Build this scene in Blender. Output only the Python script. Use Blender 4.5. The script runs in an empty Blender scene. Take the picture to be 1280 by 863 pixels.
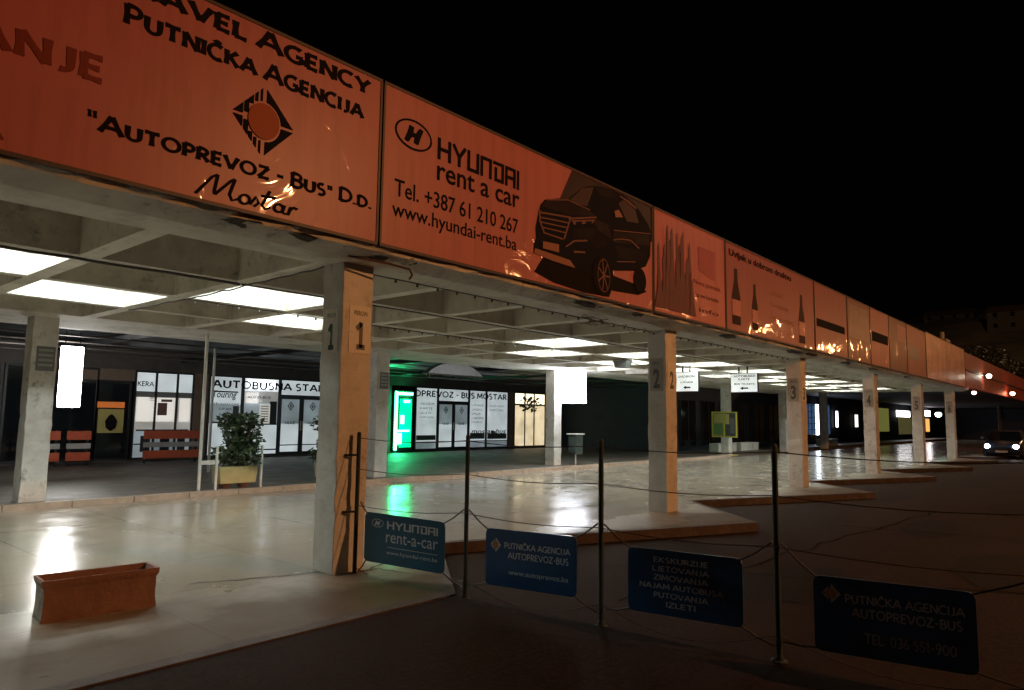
import bpy, math, random
from mathutils import Vector, Matrix
random.seed(11)
SC = bpy.context.scene
COL = SC.collection
PI = math.pi

# ------------------------------------------------------------------ camera
cam_d = bpy.data.cameras.new('camera')
cam = bpy.data.objects.new('camera', cam_d)
COL.objects.link(cam)
cam_d.sensor_width = 36.0
cam_d.lens = 36.0 * 884.0 / 1280.0
cam_d.clip_start = 0.05
cam_d.clip_end = 3000
yaw, pitch, roll = 0.71498, 0.10367, 0.013846
fw = Vector((math.cos(pitch)*math.cos(yaw), math.cos(pitch)*math.sin(yaw), math.sin(pitch)))
rt = Vector((math.sin(yaw), -math.cos(yaw), 0))
up = rt.cross(fw)
r2 = rt*math.cos(roll) + up*math.sin(roll)
u2 = -rt*math.sin(roll) + up*math.cos(roll)
m = Matrix((r2, u2, -fw)).transposed().to_4x4()
m.translation = Vector((-4.3903, -6.1803, 1.6))
cam.matrix_world = m
SC.camera = cam

# ------------------------------------------------------------------ world, exposure
w = bpy.data.worlds.new('World')
SC.world = w
w.use_nodes = True
bg = w.node_tree.nodes['Background']
bg.inputs['Color'].default_value = (0.55, 0.42, 0.36, 1)
bg.inputs['Strength'].default_value = 0.0008
SC.view_settings.view_transform = 'Standard'
SC.view_settings.look = 'None'
SC.view_settings.exposure = 0.0
SC.view_settings.gamma = 1.0
SC.render.engine = 'CYCLES'
SC.cycles.use_denoising = True
try:
    SC.cycles.denoiser = 'OPENIMAGEDENOISE'
    SC.cycles.denoising_input_passes = 'RGB_ALBEDO_NORMAL'
except Exception:
    pass
SC.cycles.max_bounces = 8
SC.cycles.diffuse_bounces = 5
SC.cycles.glossy_bounces = 3
SC.cycles.sample_clamp_indirect = 6.0
SC.cycles.caustics_reflective = False
SC.cycles.caustics_refractive = False

# sodium street lamps standing in a row along the far side of the bus road (behind the camera)
SODIUM = (1.0, 0.42, 0.15)
SODIUM_W = 2300.0
for i, (lx, k) in enumerate(((7.0, 1.7), (19.5, .14), (33.0, .25), (47.0, .35), (62.0, .5))):
    ld = bpy.data.lights.new('street_light', 'POINT')
    ld.color = SODIUM
    ld.energy = SODIUM_W * k
    ld.shadow_soft_size = 0.16
    lo = bpy.data.objects.new('street_light', ld)
    lo.location = (lx, -14.6, 8.3)
    COL.objects.link(lo)
ld = bpy.data.lights.new('hill_fill_light', 'POINT')  # unseen light added to brighten the hill and its houses
ld.color = (1.0, 0.62, 0.32)
ld.energy = 36000
ld.shadow_soft_size = 0.5
lo = bpy.data.objects.new('hill_fill_light', ld)
lo.location = (120, -10, 45)
COL.objects.link(lo)

TUBE_E = 145.0        # emission of the fluorescent tubes in the coffers

# ------------------------------------------------------------------ materials
MATS = {}
def mat(name, col, rough=.6, metal=0., spec=.5, var=0., scale=6., var2=None, bump=0., bscale=30., emit=None, estr=0.,
        coat=0., coat_rough=.1, stain=None, stain_scale=1.2, stain_amt=.5, rvar=0., rscale=2., evar=0., escale=1.3, grime=0.):
    if name in MATS: return MATS[name]
    mt = bpy.data.materials.new(name); mt.use_nodes = True
    nt = mt.node_tree; N = nt.nodes; L = nt.links
    b = N['Principled BSDF']
    b.inputs['Base Color'].default_value = (*col, 1)
    b.inputs['Roughness'].default_value = rough
    b.inputs['Metallic'].default_value = metal
    b.inputs['Specular IOR Level'].default_value = spec
    b.inputs['Coat Weight'].default_value = coat
    b.inputs['Coat Roughness'].default_value = coat_rough
    if emit is not None:
        b.inputs['Emission Color'].default_value = (*emit, 1)
        b.inputs['Emission Strength'].default_value = estr
    tc = None
    def co():
        nonlocal tc
        if tc is None: tc = N.new('ShaderNodeTexCoord')
        return tc.outputs['Object']
    def noise(sc, det=5., rough_=.6):
        n = N.new('ShaderNodeTexNoise'); n.inputs['Scale'].default_value = sc
        n.inputs['Detail'].default_value = det; n.inputs['Roughness'].default_value = rough_
        L.new(co(), n.inputs['Vector']); return n.outputs['Fac']
    def ramp(fac, a, b_):
        r = N.new('ShaderNodeMapRange'); r.inputs[1].default_value = a; r.inputs[2].default_value = b_
        L.new(fac, r.inputs[0]); return r.outputs[0]
    def mix(fac, A, B):
        x = N.new('ShaderNodeMix'); x.data_type = 'RGBA'
        L.new(fac, x.inputs[0])
        for v, s in ((A, 6), (B, 7)):
            if isinstance(v, tuple): x.inputs[s].default_value = (*v, 1)
            else: L.new(v, x.inputs[s])
        return x.outputs[2]
    c = None
    if var > 0:
        d = var2 or tuple(max(0, v*(1-var)) for v in col)
        c = mix(ramp(noise(scale), .3, .7), d, tuple(min(1, v*(1+var*.5)) for v in col))
    if stain is not None:
        f = ramp(noise(stain_scale, 8., .68), .5, .72)
        mu = N.new('ShaderNodeMath'); mu.operation = 'MULTIPLY'; mu.inputs[1].default_value = stain_amt
        L.new(f, mu.inputs[0])
        c = mix(mu.outputs[0], c if c is not None else col, stain)
    if grime > 0:
        g1 = ramp(noise(7.5, 9., .72), .53, .70); g2 = ramp(noise(.9, 4., .5), .40, .62)
        mg = N.new('ShaderNodeMath'); mg.operation = 'MULTIPLY'; L.new(g1, mg.inputs[0]); L.new(g2, mg.inputs[1])
        mh = N.new('ShaderNodeMath'); mh.operation = 'MULTIPLY'; mh.inputs[1].default_value = grime; L.new(mg.outputs[0], mh.inputs[0])
        c = mix(mh.outputs[0], c if c is not None else col, (.055, .042, .032))
    if c is not None: L.new(c, b.inputs['Base Color'])
    if rvar > 0:
        r = N.new('ShaderNodeMapRange'); r.inputs[1].default_value = .3; r.inputs[2].default_value = .7
        r.inputs[3].default_value = max(.02, rough-rvar); r.inputs[4].default_value = rough+rvar
        L.new(noise(rscale, 6.), r.inputs[0]); L.new(r.outputs[0], b.inputs['Roughness'])
    if bump > 0:
        bn = N.new('ShaderNodeBump'); bn.inputs['Strength'].default_value = bump; bn.inputs['Distance'].default_value = .02
        L.new(noise(bscale, 6.), bn.inputs['Height']); L.new(bn.outputs[0], b.inputs['Normal'])
    if evar > 0:
        r = N.new('ShaderNodeMapRange'); r.inputs[1].default_value = .3; r.inputs[2].default_value = .7
        r.inputs[3].default_value = estr*(1-evar); r.inputs[4].default_value = estr*(1+evar*.4)
        L.new(noise(escale, 4.), r.inputs[0]); L.new(r.outputs[0], b.inputs['Emission Strength'])
    MATS[name] = mt
    return mt

def nodes_of(mt): return mt.node_tree.nodes, mt.node_tree.links, mt.node_tree.nodes['Principled BSDF']

CONC = mat('painted_concrete', (.70, .66, .58), .75, var=.16, scale=2.5, bump=.25, bscale=22, stain=(.22, .18, .14), stain_scale=1.1, stain_amt=.55, grime=.9)
CEIL = mat('ceiling_paint', (.68, .65, .57), .8, var=.14, scale=1.7, bump=.2, bscale=25, stain=(.16, .13, .10), stain_scale=1.5, stain_amt=.5, grime=.7)
COLM = mat('column_paint', (.66, .63, .58), .65, var=.14, scale=3., bump=.25, bscale=18, stain=(.34, .29, .24), stain_scale=2.3, stain_amt=.5, grime=.75)
SPALL = mat('broken_concrete', (.10, .085, .07), .95, var=.5, scale=14, bump=.8, bscale=30)
ROAD = mat('asphalt', (.032, .017, .011), .82, var=.55, scale=28, bump=.8, bscale=110, stain=(.013, .008, .005), stain_scale=.6, stain_amt=.7, spec=.08)
KERB = mat('kerb_stone', (.075, .05, .04), .8, var=.25, scale=8, bump=.4, bscale=40, stain=(.16, .13, .11), stain_scale=2, stain_amt=.6)
WALK = mat('walkway_paving', (.10, .085, .07), .55, var=.25, scale=3, bump=.2, bscale=30, rvar=.12, stain=(.05, .043, .036), stain_scale=1.3, stain_amt=.6)
BLACKM = mat('black_steel', (.015, .017, .02), .45, metal=.2, var=.3, scale=20)
DARKG = mat('dark_green_paint', (.022, .042, .044), .7, var=.3, scale=14, stain=(.03, .018, .012), stain_scale=9, stain_amt=.5)
WIRE = mat('galvanised_wire', (.12, .11, .10), .5, metal=.6, var=.3, scale=30)
DARKMET = mat('dark_sheet_metal', (.05, .055, .06), .33, metal=.7, var=.3, scale=3)
WHITEP = mat('white_paint', (.72, .71, .66), .5, var=.12, scale=8, stain=(.35, .28, .2), stain_scale=6, stain_amt=.4)
ALU = mat('dark_window_frame', (.022, .026, .03), .4, metal=.3, var=.2, scale=10)
FACADE = mat('shop_wall', (.085, .075, .068), .7, var=.25, scale=3, bump=.2, bscale=25)
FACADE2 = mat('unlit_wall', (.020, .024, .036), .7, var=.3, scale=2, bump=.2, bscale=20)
PIER = mat('brown_pier', (.20, .14, .10), .7, var=.2, scale=5, bump=.2, bscale=30)
INK = mat('dark_lettering', (.012, .009, .010), .7, spec=.05)
REDINK = mat('red_lettering', (.20, .025, .018), .5, spec=.2)
PINK = mat('pink_print', (.32, .02, .035), .4, var=.25, scale=3)
ORANGE_INK = mat('orange_print', (.36, .06, .01), .5, spec=.2)
NAVY = mat('navy_print', (.012, .011, .018), .7, spec=.05)
GREYINK = mat('grey_print', (.06, .028, .024), .6, spec=.1)
FRAME = mat('board_frame', (.05, .03, .025), .5, metal=.3, var=.2, scale=10)
BLUE_SPILL = mat('blue_enamel_neon_spill', (.014, .115, .20), .32, var=.2, scale=5, coat=.3)  # spill of the green neon mixed into the blue plate colour
BLUE = mat('blue_sign_enamel', (.016, .085, .22), .32, var=.2, scale=5, coat=.3)
PALEINK = mat('pale_sign_lettering', (.70, .73, .74), .5)
SIGNORANGE = mat('sign_orange', (.55, .25, .08), .5)
TERRA = mat('terracotta', (.28, .14, .10), .8, var=.22, scale=5, bump=.5, bscale=24, stain=(.30, .22, .16), stain_scale=3, stain_amt=.4)
WORN = mat('worn_mortar', (.30, .26, .20), .9, var=.3, scale=10, bump=.9, bscale=22)
SOIL = mat('dry_soil', (.10, .045, .025), .95, var=.4, scale=14, bump=.8, bscale=40)
YELLOW = mat('yellow_paint', (.62, .52, .06), .5, var=.15, scale=8)
MUSTARD = mat('mustard_box', (.46, .39, .18), .6, var=.15, scale=6)
LEAF = mat('leaf_green', (.045, .075, .032), .45, var=.5, scale=5)
LEAFD = mat('tree_leaf', (.10, .11, .05), .6, var=.5, scale=2)
BARK = mat('bark', (.06, .045, .03), .9, var=.3, scale=10)
GLASSD = mat('dark_glass', (.01, .012, .015), .06, spec=.6)
SLATO = mat('orange_slat', (.5, .09, .035), .6, var=.2, scale=4)
SLATW = mat('grey_slat', (.35, .34, .33), .6, var=.2, scale=4)
def glow(name, c, s, ev=0.): return mat(name, tuple(min(.8, v) for v in c), .15, emit=c, estr=s, evar=ev)
TUBE = glow('fluorescent_tube', (.90, 1.0, .97), TUBE_E)

# polished platform floor
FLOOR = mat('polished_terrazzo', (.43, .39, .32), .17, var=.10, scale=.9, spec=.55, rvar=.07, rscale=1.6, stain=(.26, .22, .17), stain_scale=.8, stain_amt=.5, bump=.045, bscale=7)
def floor_joints():
    N, L, b = nodes_of(FLOOR)
    tc = N.new('ShaderNodeTexCoord')
    br = N.new('ShaderNodeTexBrick'); br.offset = 0; br.inputs['Scale'].default_value = 1
    br.inputs['Brick Width'].default_value = 1.733; br.inputs['Row Height'].default_value = 1.733
    br.inputs['Mortar Size'].default_value = .010; br.inputs['Mortar Smooth'].default_value = .3
    L.new(tc.outputs['Object'], br.inputs['Vector'])
    src = b.inputs['Base Color'].links[0].from_socket
    mx = N.new('ShaderNodeMix'); mx.data_type = 'RGBA'; mx.inputs[7].default_value = (.24, .20, .16, 1)
    mm = N.new('ShaderNodeMath'); mm.operation = 'MULTIPLY'; mm.inputs[1].default_value = .75
    L.new(br.outputs['Fac'], mm.inputs[0]); L.new(mm.outputs[0], mx.inputs[0]); L.new(src, mx.inputs[6])
    # small dark scuffs
    n = N.new('ShaderNodeTexNoise'); n.inputs['Scale'].default_value = 5; n.inputs['Detail'].default_value = 9
    n.inputs['Roughness'].default_value = .75; L.new(tc.outputs['Object'], n.inputs['Vector'])
    r = N.new('ShaderNodeMapRange'); r.inputs[1].default_value = .60; r.inputs[2].default_value = .70; r.inputs[4].default_value = .6
    L.new(n.outputs['Fac'], r.inputs[0])
    m2 = N.new('ShaderNodeMix'); m2.data_type = 'RGBA'; m2.inputs[7].default_value = (.14, .115, .09, 1)
    L.new(r.outputs[0], m2.inputs[0]); L.new(mx.outputs[2], m2.inputs[6])
    # worn and dull where rain reaches in; light falloff painted into the colour too
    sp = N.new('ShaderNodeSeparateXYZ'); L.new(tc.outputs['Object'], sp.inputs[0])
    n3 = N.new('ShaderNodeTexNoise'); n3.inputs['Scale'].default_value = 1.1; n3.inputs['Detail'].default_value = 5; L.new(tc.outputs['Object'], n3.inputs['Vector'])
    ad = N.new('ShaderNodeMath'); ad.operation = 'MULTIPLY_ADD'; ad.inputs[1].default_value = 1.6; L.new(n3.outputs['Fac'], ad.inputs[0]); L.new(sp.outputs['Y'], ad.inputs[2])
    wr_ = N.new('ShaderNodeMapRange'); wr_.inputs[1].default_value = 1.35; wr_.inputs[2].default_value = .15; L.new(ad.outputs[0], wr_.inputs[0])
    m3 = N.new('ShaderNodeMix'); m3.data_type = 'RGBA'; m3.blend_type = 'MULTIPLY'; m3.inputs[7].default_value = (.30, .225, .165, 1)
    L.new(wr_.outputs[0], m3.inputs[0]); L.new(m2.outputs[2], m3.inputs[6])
    # broad dull patches
    n4 = N.new('ShaderNodeTexNoise'); n4.inputs['Scale'].default_value = .42; n4.inputs['Detail'].default_value = 7; n4.inputs['Roughness'].default_value = .62; L.new(tc.outputs['Object'], n4.inputs['Vector'])
    r4 = N.new('ShaderNodeMapRange'); r4.inputs[1].default_value = .42; r4.inputs[2].default_value = .64; r4.inputs[4].default_value = .8; L.new(n4.outputs['Fac'], r4.inputs[0])
    m4 = N.new('ShaderNodeMix'); m4.data_type = 'RGBA'; m4.blend_type = 'MULTIPLY'; m4.inputs[7].default_value = (.74, .70, .62, 1)
    L.new(r4.outputs[0], m4.inputs[0]); L.new(m3.outputs[2], m4.inputs[6])
    L.new(m4.outputs[2], b.inputs['Base Color'])
    rs = b.inputs['Roughness'].links[0].from_socket
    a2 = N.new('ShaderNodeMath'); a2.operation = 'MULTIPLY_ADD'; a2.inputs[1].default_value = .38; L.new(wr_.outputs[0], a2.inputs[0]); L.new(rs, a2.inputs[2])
    a3 = N.new('ShaderNodeMath'); a3.operation = 'MULTIPLY_ADD'; a3.inputs[1].default_value = .10; L.new(r4.outputs[0], a3.inputs[0]); L.new(a2.outputs[0], a3.inputs[2])
    a4 = N.new('ShaderNodeMath'); a4.operation = 'MULTIPLY_ADD'; a4.inputs[1].default_value = .25; L.new(r.outputs[0], a4.inputs[0]); L.new(a3.outputs[0], a4.inputs[2])
    L.new(a4.outputs[0], b.inputs['Roughness'])
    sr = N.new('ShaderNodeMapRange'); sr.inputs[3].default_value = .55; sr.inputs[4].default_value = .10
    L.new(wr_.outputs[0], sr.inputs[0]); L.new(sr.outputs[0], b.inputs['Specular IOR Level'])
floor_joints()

# wrinkled, glossy vinyl of the advertising boards
def vinyl(name, col, rough=.12, amt=.4, var=.06, scale_=1.0):
    mt = mat(name, col, .4, var=var, scale=1.2, spec=.35)
    N, L, b = nodes_of(mt)
    b.inputs['Coat Weight'].default_value = .3
    b.inputs['Coat Roughness'].default_value = rough*.45
    tc = N.new('ShaderNodeTexCoord')
    mp = N.new('ShaderNodeMapping'); mp.inputs['Scale'].default_value = (1.0, 1.0, 1.0)
    L.new(tc.outputs['Object'], mp.inputs[0])
    n = N.new('ShaderNodeTexNoise'); n.inputs['Scale'].default_value = 1.5*scale_; n.inputs['Detail'].default_value = 2.5
    n.inputs['Distortion'].default_value = 1.0
    L.new(mp.outputs[0], n.inputs['Vector'])
    m5 = N.new('ShaderNodeMapping'); m5.inputs['Scale'].default_value = (5., 1., .45); L.new(tc.outputs['Object'], m5.inputs[0])
    n5 = N.new('ShaderNodeTexNoise'); n5.inputs['Scale'].default_value = 1.6; n5.inputs['Detail'].default_value = 7; n5.inputs['Roughness'].default_value = .65
    L.new(m5.outputs[0], n5.inputs['Vector'])
    r5 = N.new('ShaderNodeMapRange'); r5.inputs[1].default_value = .46; r5.inputs[2].default_value = .72; r5.inputs[4].default_value = .6; L.new(n5.outputs['Fac'], r5.inputs[0])
    x5 = N.new('ShaderNodeMix'); x5.data_type = 'RGBA'; x5.blend_type = 'MULTIPLY'; x5.inputs[7].default_value = (.66, .60, .56, 1)
    L.new(r5.outputs[0], x5.inputs[0]); L.new(b.inputs['Base Color'].links[0].from_socket, x5.inputs[6]); L.new(x5.outputs[2], b.inputs['Base Color'])
    bp = N.new('ShaderNodeBump'); bp.inputs['Strength'].default_value = amt; bp.inputs['Distance'].default_value = .06
    L.new(n.outputs['Fac'], bp.inputs['Height'])
    L.new(bp.outputs[0], b.inputs['Coat Normal'])
    return mt
VINYL = vinyl('board_vinyl', (.48, .13, .135))
VINYL2 = vinyl('board_vinyl_cream', (.50, .145, .14), amt=.4)
VINYLR = vinyl('board_vinyl_red', (.22, .05, .045), amt=.5)
VINYLM = vinyl('board_vinyl_mottled', (.80, .40, .32), rough=.5, amt=.7, var=.35, scale_=2.)
VINYLC = vinyl('board_vinyl_calm', (.31, .062, .075), amt=.16)
REDWALL = mat('red_fascia', (.34, .06, .045), .5, var=.2, scale=.6)

# ------------------------------------------------------------------ mesh helpers
class MB:
    def __init__(s): s.v = []; s.f = []; s.m = []; s.cur = 0
    def add(s, vs, fs):
        o = len(s.v); s.v += [tuple(v) for v in vs]
        for f in fs: s.f.append(tuple(i+o for i in f)); s.m.append(s.cur)
        return s
    def box(s, x0, x1, y0, y1, z0, z1):
        s.add([(x0,y0,z0),(x1,y0,z0),(x1,y1,z0),(x0,y1,z0),(x0,y0,z1),(x1,y0,z1),(x1,y1,z1),(x0,y1,z1)],
              [(0,3,2,1),(4,5,6,7),(0,1,5,4),(1,2,6,5),(2,3,7,6),(3,0,4,7)]); return s
    def tube(s, pts, r, n=8, cap=True):
        pts = [Vector(p) for p in pts]; rings = []
        for i, p in enumerate(pts):
            d = (pts[min(i+1, len(pts)-1)] - pts[max(i-1, 0)]).normalized()
            a = d.orthogonal().normalized() if i == 0 else (rings[-1][1] - d*rings[-1][1].dot(d)).normalized()
            rings.append((d, a))
        o = len(s.v); rr = r if isinstance(r, (list, tuple)) else [r]*len(pts)
        for p, (d, a), q in zip(pts, rings, rr):
            b = d.cross(a)
            for k in range(n):
                t = 2*PI*k/n; s.v.append(tuple(p + (a*math.cos(t)+b*math.sin(t))*q))
        for i in range(len(pts)-1):
            for k in range(n):
                s.f.append((o+i*n+k, o+i*n+(k+1)%n, o+(i+1)*n+(k+1)%n, o+(i+1)*n+k)); s.m.append(s.cur)
        if cap:
            s.f.append(tuple(o+k for k in reversed(range(n)))); s.m.append(s.cur)
            e = o+(len(pts)-1)*n; s.f.append(tuple(e+k for k in range(n))); s.m.append(s.cur)
        return s
    def lathe(s, prof, c=(0,0), n=16, z0=0):
        o = len(s.v)
        for r, z in prof:
            for k in range(n): s.v.append((c[0]+r*math.cos(2*PI*k/n), c[1]+r*math.sin(2*PI*k/n), z0+z))
        for i in range(len(prof)-1):
            for k in range(n):
                s.f.append((o+i*n+k, o+i*n+(k+1)%n, o+(i+1)*n+(k+1)%n, o+(i+1)*n+k)); s.m.append(s.cur)
        s.f.append(tuple(o+k for k in reversed(range(n)))); s.m.append(s.cur)
        e = o+(len(prof)-1)*n; s.f.append(tuple(e+k for k in range(n))); s.m.append(s.cur)
        return s
    def prism(s, poly, fn, d):
        """poly in (u,v); fn(u,v,w)->xyz; solid from w=0 to w=d"""
        n = len(poly); s.add([fn(u,v,d) for u,v in poly]+[fn(u,v,0) for u,v in poly],
            [tuple(range(n)), tuple(reversed(range(n,2*n)))]+[(i, n+i, n+(i+1)%n, (i+1)%n) for i in range(n)]); return s
    def build(s, name, mt, parent=None, smooth=False, bevel=0., loc=None, rotz=0.):
        me = bpy.data.meshes.new(name); me.from_pydata(s.v, [], s.f)
        for x in (mt if isinstance(mt, (list, tuple)) else [mt]): me.materials.append(x)
        for p, k in zip(me.polygons, s.m): p.material_index = k; p.use_smooth = smooth
        me.update()
        o = bpy.data.objects.new(name, me); COL.objects.link(o)
        if parent is not None: o.parent = parent
        if loc is not None: o.location = loc
        o.rotation_euler = (0, 0, rotz)
        if bevel > 0:
            b = o.modifiers.new('bevel', 'BEVEL'); b.width = bevel; b.segments = 2; b.limit_method = 'ANGLE'
        return o

def tag(o, label=None, cat=None, group=None, kind=None):
    if label: o['label'] = label
    if cat: o['category'] = cat
    if group: o['group'] = group
    if kind: o['kind'] = kind
    return o
def thing(name, label, cat, loc=(0,0,0), rotz=0., group=None):
    o = bpy.data.objects.new(name, None); o.location = loc; o.rotation_euler = (0,0,rotz); o.empty_display_size = .2
    COL.objects.link(o); return tag(o, label, cat, group)
def copy_tree(o, parent=None):
    c = o.copy(); COL.objects.link(c); c.parent = parent
    for ch in list(o.children): copy_tree(ch, c)
    return c

# planes for flat artwork: fn(u, v, w): u right, v up, w towards the viewer
def facing_road(y0): return lambda u, v, w: (u, y0 - w, v)          # seen from -y
def facing_left(x0, y1): return lambda u, v, w: (x0 - w, y1 - u, v)  # seen from -x, u grows towards the road

# ------------------------------------------------------------------ lettering
def bfont(text, size=1., bold=0.):
    cu = bpy.data.curves.new('lettering_curve', 'FONT'); cu.body = text; cu.size = size; cu.offset = bold; cu.resolution_u = 3
    ob = bpy.data.objects.new('lettering_curve', cu); COL.objects.link(ob)
    dg = bpy.context.evaluated_depsgraph_get(); me = bpy.data.meshes.new_from_object(ob.evaluated_get(dg))
    v = [tuple(x.co) for x in me.vertices]; f = [tuple(p.vertices) for p in me.polygons]
    bpy.data.objects.remove(ob); bpy.data.curves.remove(cu); bpy.data.meshes.remove(me)
    return [(x, y) for x, y, z in v], f, [0.]*len(v)

def arc(cx, cy, rx, ry, a0, a1, n=10):
    return [(cx+rx*math.cos(math.radians(a0+(a1-a0)*i/n)), cy+ry*math.sin(math.radians(a0+(a1-a0)*i/n))) for i in range(n+1)]
GL = {  # glyph: width, strokes
 'A': (.86, [[(0,0),(.43,1)],[(.43,1),(.86,0)],[(.19,.33),(.67,.33)]]),
 'B': (.62, [[(.06,0),(.06,1)],[(.06,.96),(.3,.96)]+arc(.3,.74,.24,.22,90,-90,7)+[(.06,.52)],[(.3,.52)]+arc(.32,.27,.28,.25,90,-90,7)+[(.06,.03)]]),
 'C': (.74, [arc(.45,.5,.44,.5,55,305,14)]),
 'D': (.76, [[(.06,0),(.06,1)],[(.06,.96)]+arc(.26,.5,.48,.46,90,-90,10)+[(.06,.04)]]),
 'E': (.56, [[(.06,0),(.06,1)],[(.06,.95),(.54,.97)],[(.06,.5),(.48,.5)],[(.06,.05),(.56,.03)]]),
 'G': (.8, [arc(.45,.5,.44,.5,55,330,15),[(.5,.42),(.82,.42)],[(.78,.42),(.78,.12)]]),
 'I': (.14, [[(.07,0),(.07,1)]]),
 'J': (.42, [[(.34,1),(.34,.25)]+arc(.14,.22,.2,.2,0,-110,6)]),
 'K': (.7, [[(.06,0),(.06,1)],[(.64,1),(.1,.48)],[(.24,.56),(.7,0)]]),
 'L': (.52, [[(.06,0),(.06,1)],[(.06,.05),(.54,.03)]]),
 'M': (.96, [[(.04,0),(.12,1)],[(.12,1),(.48,.2)],[(.48,.2),(.84,1)],[(.84,1),(.92,0)]]),
 'N': (.78, [[(.06,0),(.06,1)],[(.06,1),(.72,0)],[(.72,0),(.72,1)]]),
 'O': (.94, [arc(.47,.5,.44,.48,0,360,20)]),
 'P': (.6, [[(.06,0),(.06,1)],[(.06,.96),(.28,.96)]+arc(.3,.7,.26,.26,90,-90,8)+[(.06,.44)]]),
 'R': (.66, [[(.06,0),(.06,1)],[(.06,.96),(.28,.96)]+arc(.3,.72,.26,.24,90,-90,8)+[(.06,.48)],[(.26,.48),(.66,0)]]),
 'S': (.58, [arc(.3,.74,.24,.24,50,255,8)+arc(.28,.26,.26,.26,75,-130,8)]),
 'T': (.74, [[(.37,0),(.37,1)],[(0,.96),(.74,.97)]]),
 'U': (.74, [[(.06,1),(.06,.35)]+arc(.37,.33,.31,.32,180,360,9)+[(.68,1)]]),
 'V': (.82, [[(0,1),(.41,0)],[(.41,0),(.82,1)]]),
 'Y': (.76, [[(0,1),(.38,.48)],[(.76,1),(.38,.48)],[(.38,.5),(.38,0)]]),
 'Z': (.68, [[(.02,.96),(.66,.96)],[(.64,.96),(.03,.04)],[(.02,.04),(.68,.04)]]),
 '-': (.4, [[(.04,.45),(.36,.45)]]), '.': (.16, [[(.08,0),(.08,.14)]]), ':': (.16, [[(.08,.1),(.08,.24)],[(.08,.6),(.08,.74)]]),
 '"': (.34, [[(.07,1.06),(.09,.66)],[(.27,1.06),(.29,.66)]]), "'": (.16, [[(.06,1.0),(.1,.76)]]), ' ': (.34, []),
 '0': (.62, [arc(.31,.5,.28,.48,0,360,16)]), '1': (.3, [[(.18,0),(.18,1)],[(.18,1),(.0,.8)]]),
 '3': (.54, [arc(.24,.74,.24,.24,130,-90,9),arc(.24,.26,.27,.26,90,-140,9)]),
 '5': (.54, [[(.5,.96),(.12,.96)],[(.12,.96),(.08,.56)],[(.08,.56)]+arc(.24,.3,.27,.29,90,-130,9)]),
 '6': (.58, [arc(.29,.28,.25,.27,0,360,12),[(.04,.3),(.12,.66),(.4,1.)]]),
 '9': (.58, [arc(.29,.72,.25,.27,0,360,12),[(.54,.7),(.46,.34),(.18,0.)]]),
}
SQ = {  # squared wordmark
 'H': (.7, [[(0,0),(0,1)],[(.7,0),(.7,1)],[(0,.5),(.7,.5)]]), 'Y': (.74, [[(0,1),(.37,.45)],[(.74,1),(.37,.45)],[(.37,.5),(.37,0)]]),
 'U': (.66, [[(0,1),(0,0)],[(0,0),(.66,0)],[(.66,0),(.66,1)]]), 'n': (.66, [[(0,0),(0,1)],[(0,1),(.66,1)],[(.66,1),(.66,0)]]),
 'D': (.66, [[(.12,0),(.12,.66)],[(0,1),(.66,1)],[(.66,1),(.66,0)],[(.66,0),(.12,0)]]),
 'A': (.66, [[(0,.6),(0,1)],[(0,1),(.66,1)],[(.66,1),(.66,0)],[(0,0),(0,.45)],[(0,.45),(.66,.45)]]), 'I': (.0, [[(0,0),(0,1)]]),
}
def ribbon(V, F, W, pts, wd, z, flare=.3, ext=0.):
    P = [Vector(p) for p in pts]; n = len(P)
    if ext and n == 2:
        d = (P[1]-P[0]).normalized()*ext; P[0] -= d; P[1] += d
    if n == 2: P = [P[0], P[0].lerp(P[1], .5), P[1]]; n = 3
    closed = (P[0]-P[-1]).length < 1e-4
    o = len(V)
    for i in range(n):
        a = P[i-1] if i else (P[-2] if closed else P[0]); b = P[i+1] if i < n-1 else (P[1] if closed else P[-1])
        d = (b-a).normalized(); q = Vector((-d.y, d.x))
        e = abs(2*i/(n-1)-1)**3 if not closed else 0
        h = wd*.5*(1+flare*e)
        V += [tuple(P[i]+q*h), tuple(P[i]-q*h)]; W += [z, z]
    for i in range(n-1): F.append((o+2*i, o+2*i+1, o+2*i+3, o+2*i+2))
def stroke_text(text, weight=.15, gap=.16, smallcaps=False, table=GL, flare=.35, ext=0.):
    V, F, W = [], [], []; x = 0; first = True
    for ch in text:
        caron = ch == 'Č'
        c = 'C' if caron else ch
        if c not in table and c != ' ': continue
        wd, st = table.get(c, (.34, []))
        s = 1.
        if smallcaps:
            s = 1. if first else .8
            first = (ch in ' "')
        if caron: st = st + [[(.3,1.3),(.45,1.1)],[(.45,1.1),(.6,1.3)]]
        for k, p in enumerate(st):
            ribbon(V, F, W, [(x+a*s, b*s) for a, b in p], weight*(.9+.1*s)*(.6 if c in '"' else 1.), .0006*(k+1), flare, ext)
        x += wd*s + (gap if c != ' ' else 0)
    return V, F, W
def place_text(name, geo, rect, fn, mt, parent, w0=.004, shear=0.):
    """fit the lettering into rect (u0, v0, u1, v1) of the plane"""
    V, F, W = geo
    V = [(x+shear*y, y) for x, y in V]
    xs = [v[0] for v in V]; ys = [v[1] for v in V]; u0, v0, u1, v1 = rect
    sx = (u1-u0)/(max(xs)-min(xs)); sy = (v1-v0)/(max(ys)-min(ys)); x0, y0 = min(xs), min(ys)
    b = MB(); b.add([fn(u0+(x-x0)*sx, v0+(y-y0)*sy, w0+q) for (x, y), q in zip(V, W)], F)
    return b.build(name, mt, parent)
def flat(name, polys, fn, mt, parent, w0=.004, dw=.0006):
    b = MB()
    for i, p in enumerate(polys):
        n = len(p); b.add([fn(u, v, w0+dw*i) for u, v in p], [tuple(range(n))])
    return b.build(name, mt, parent)
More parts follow.
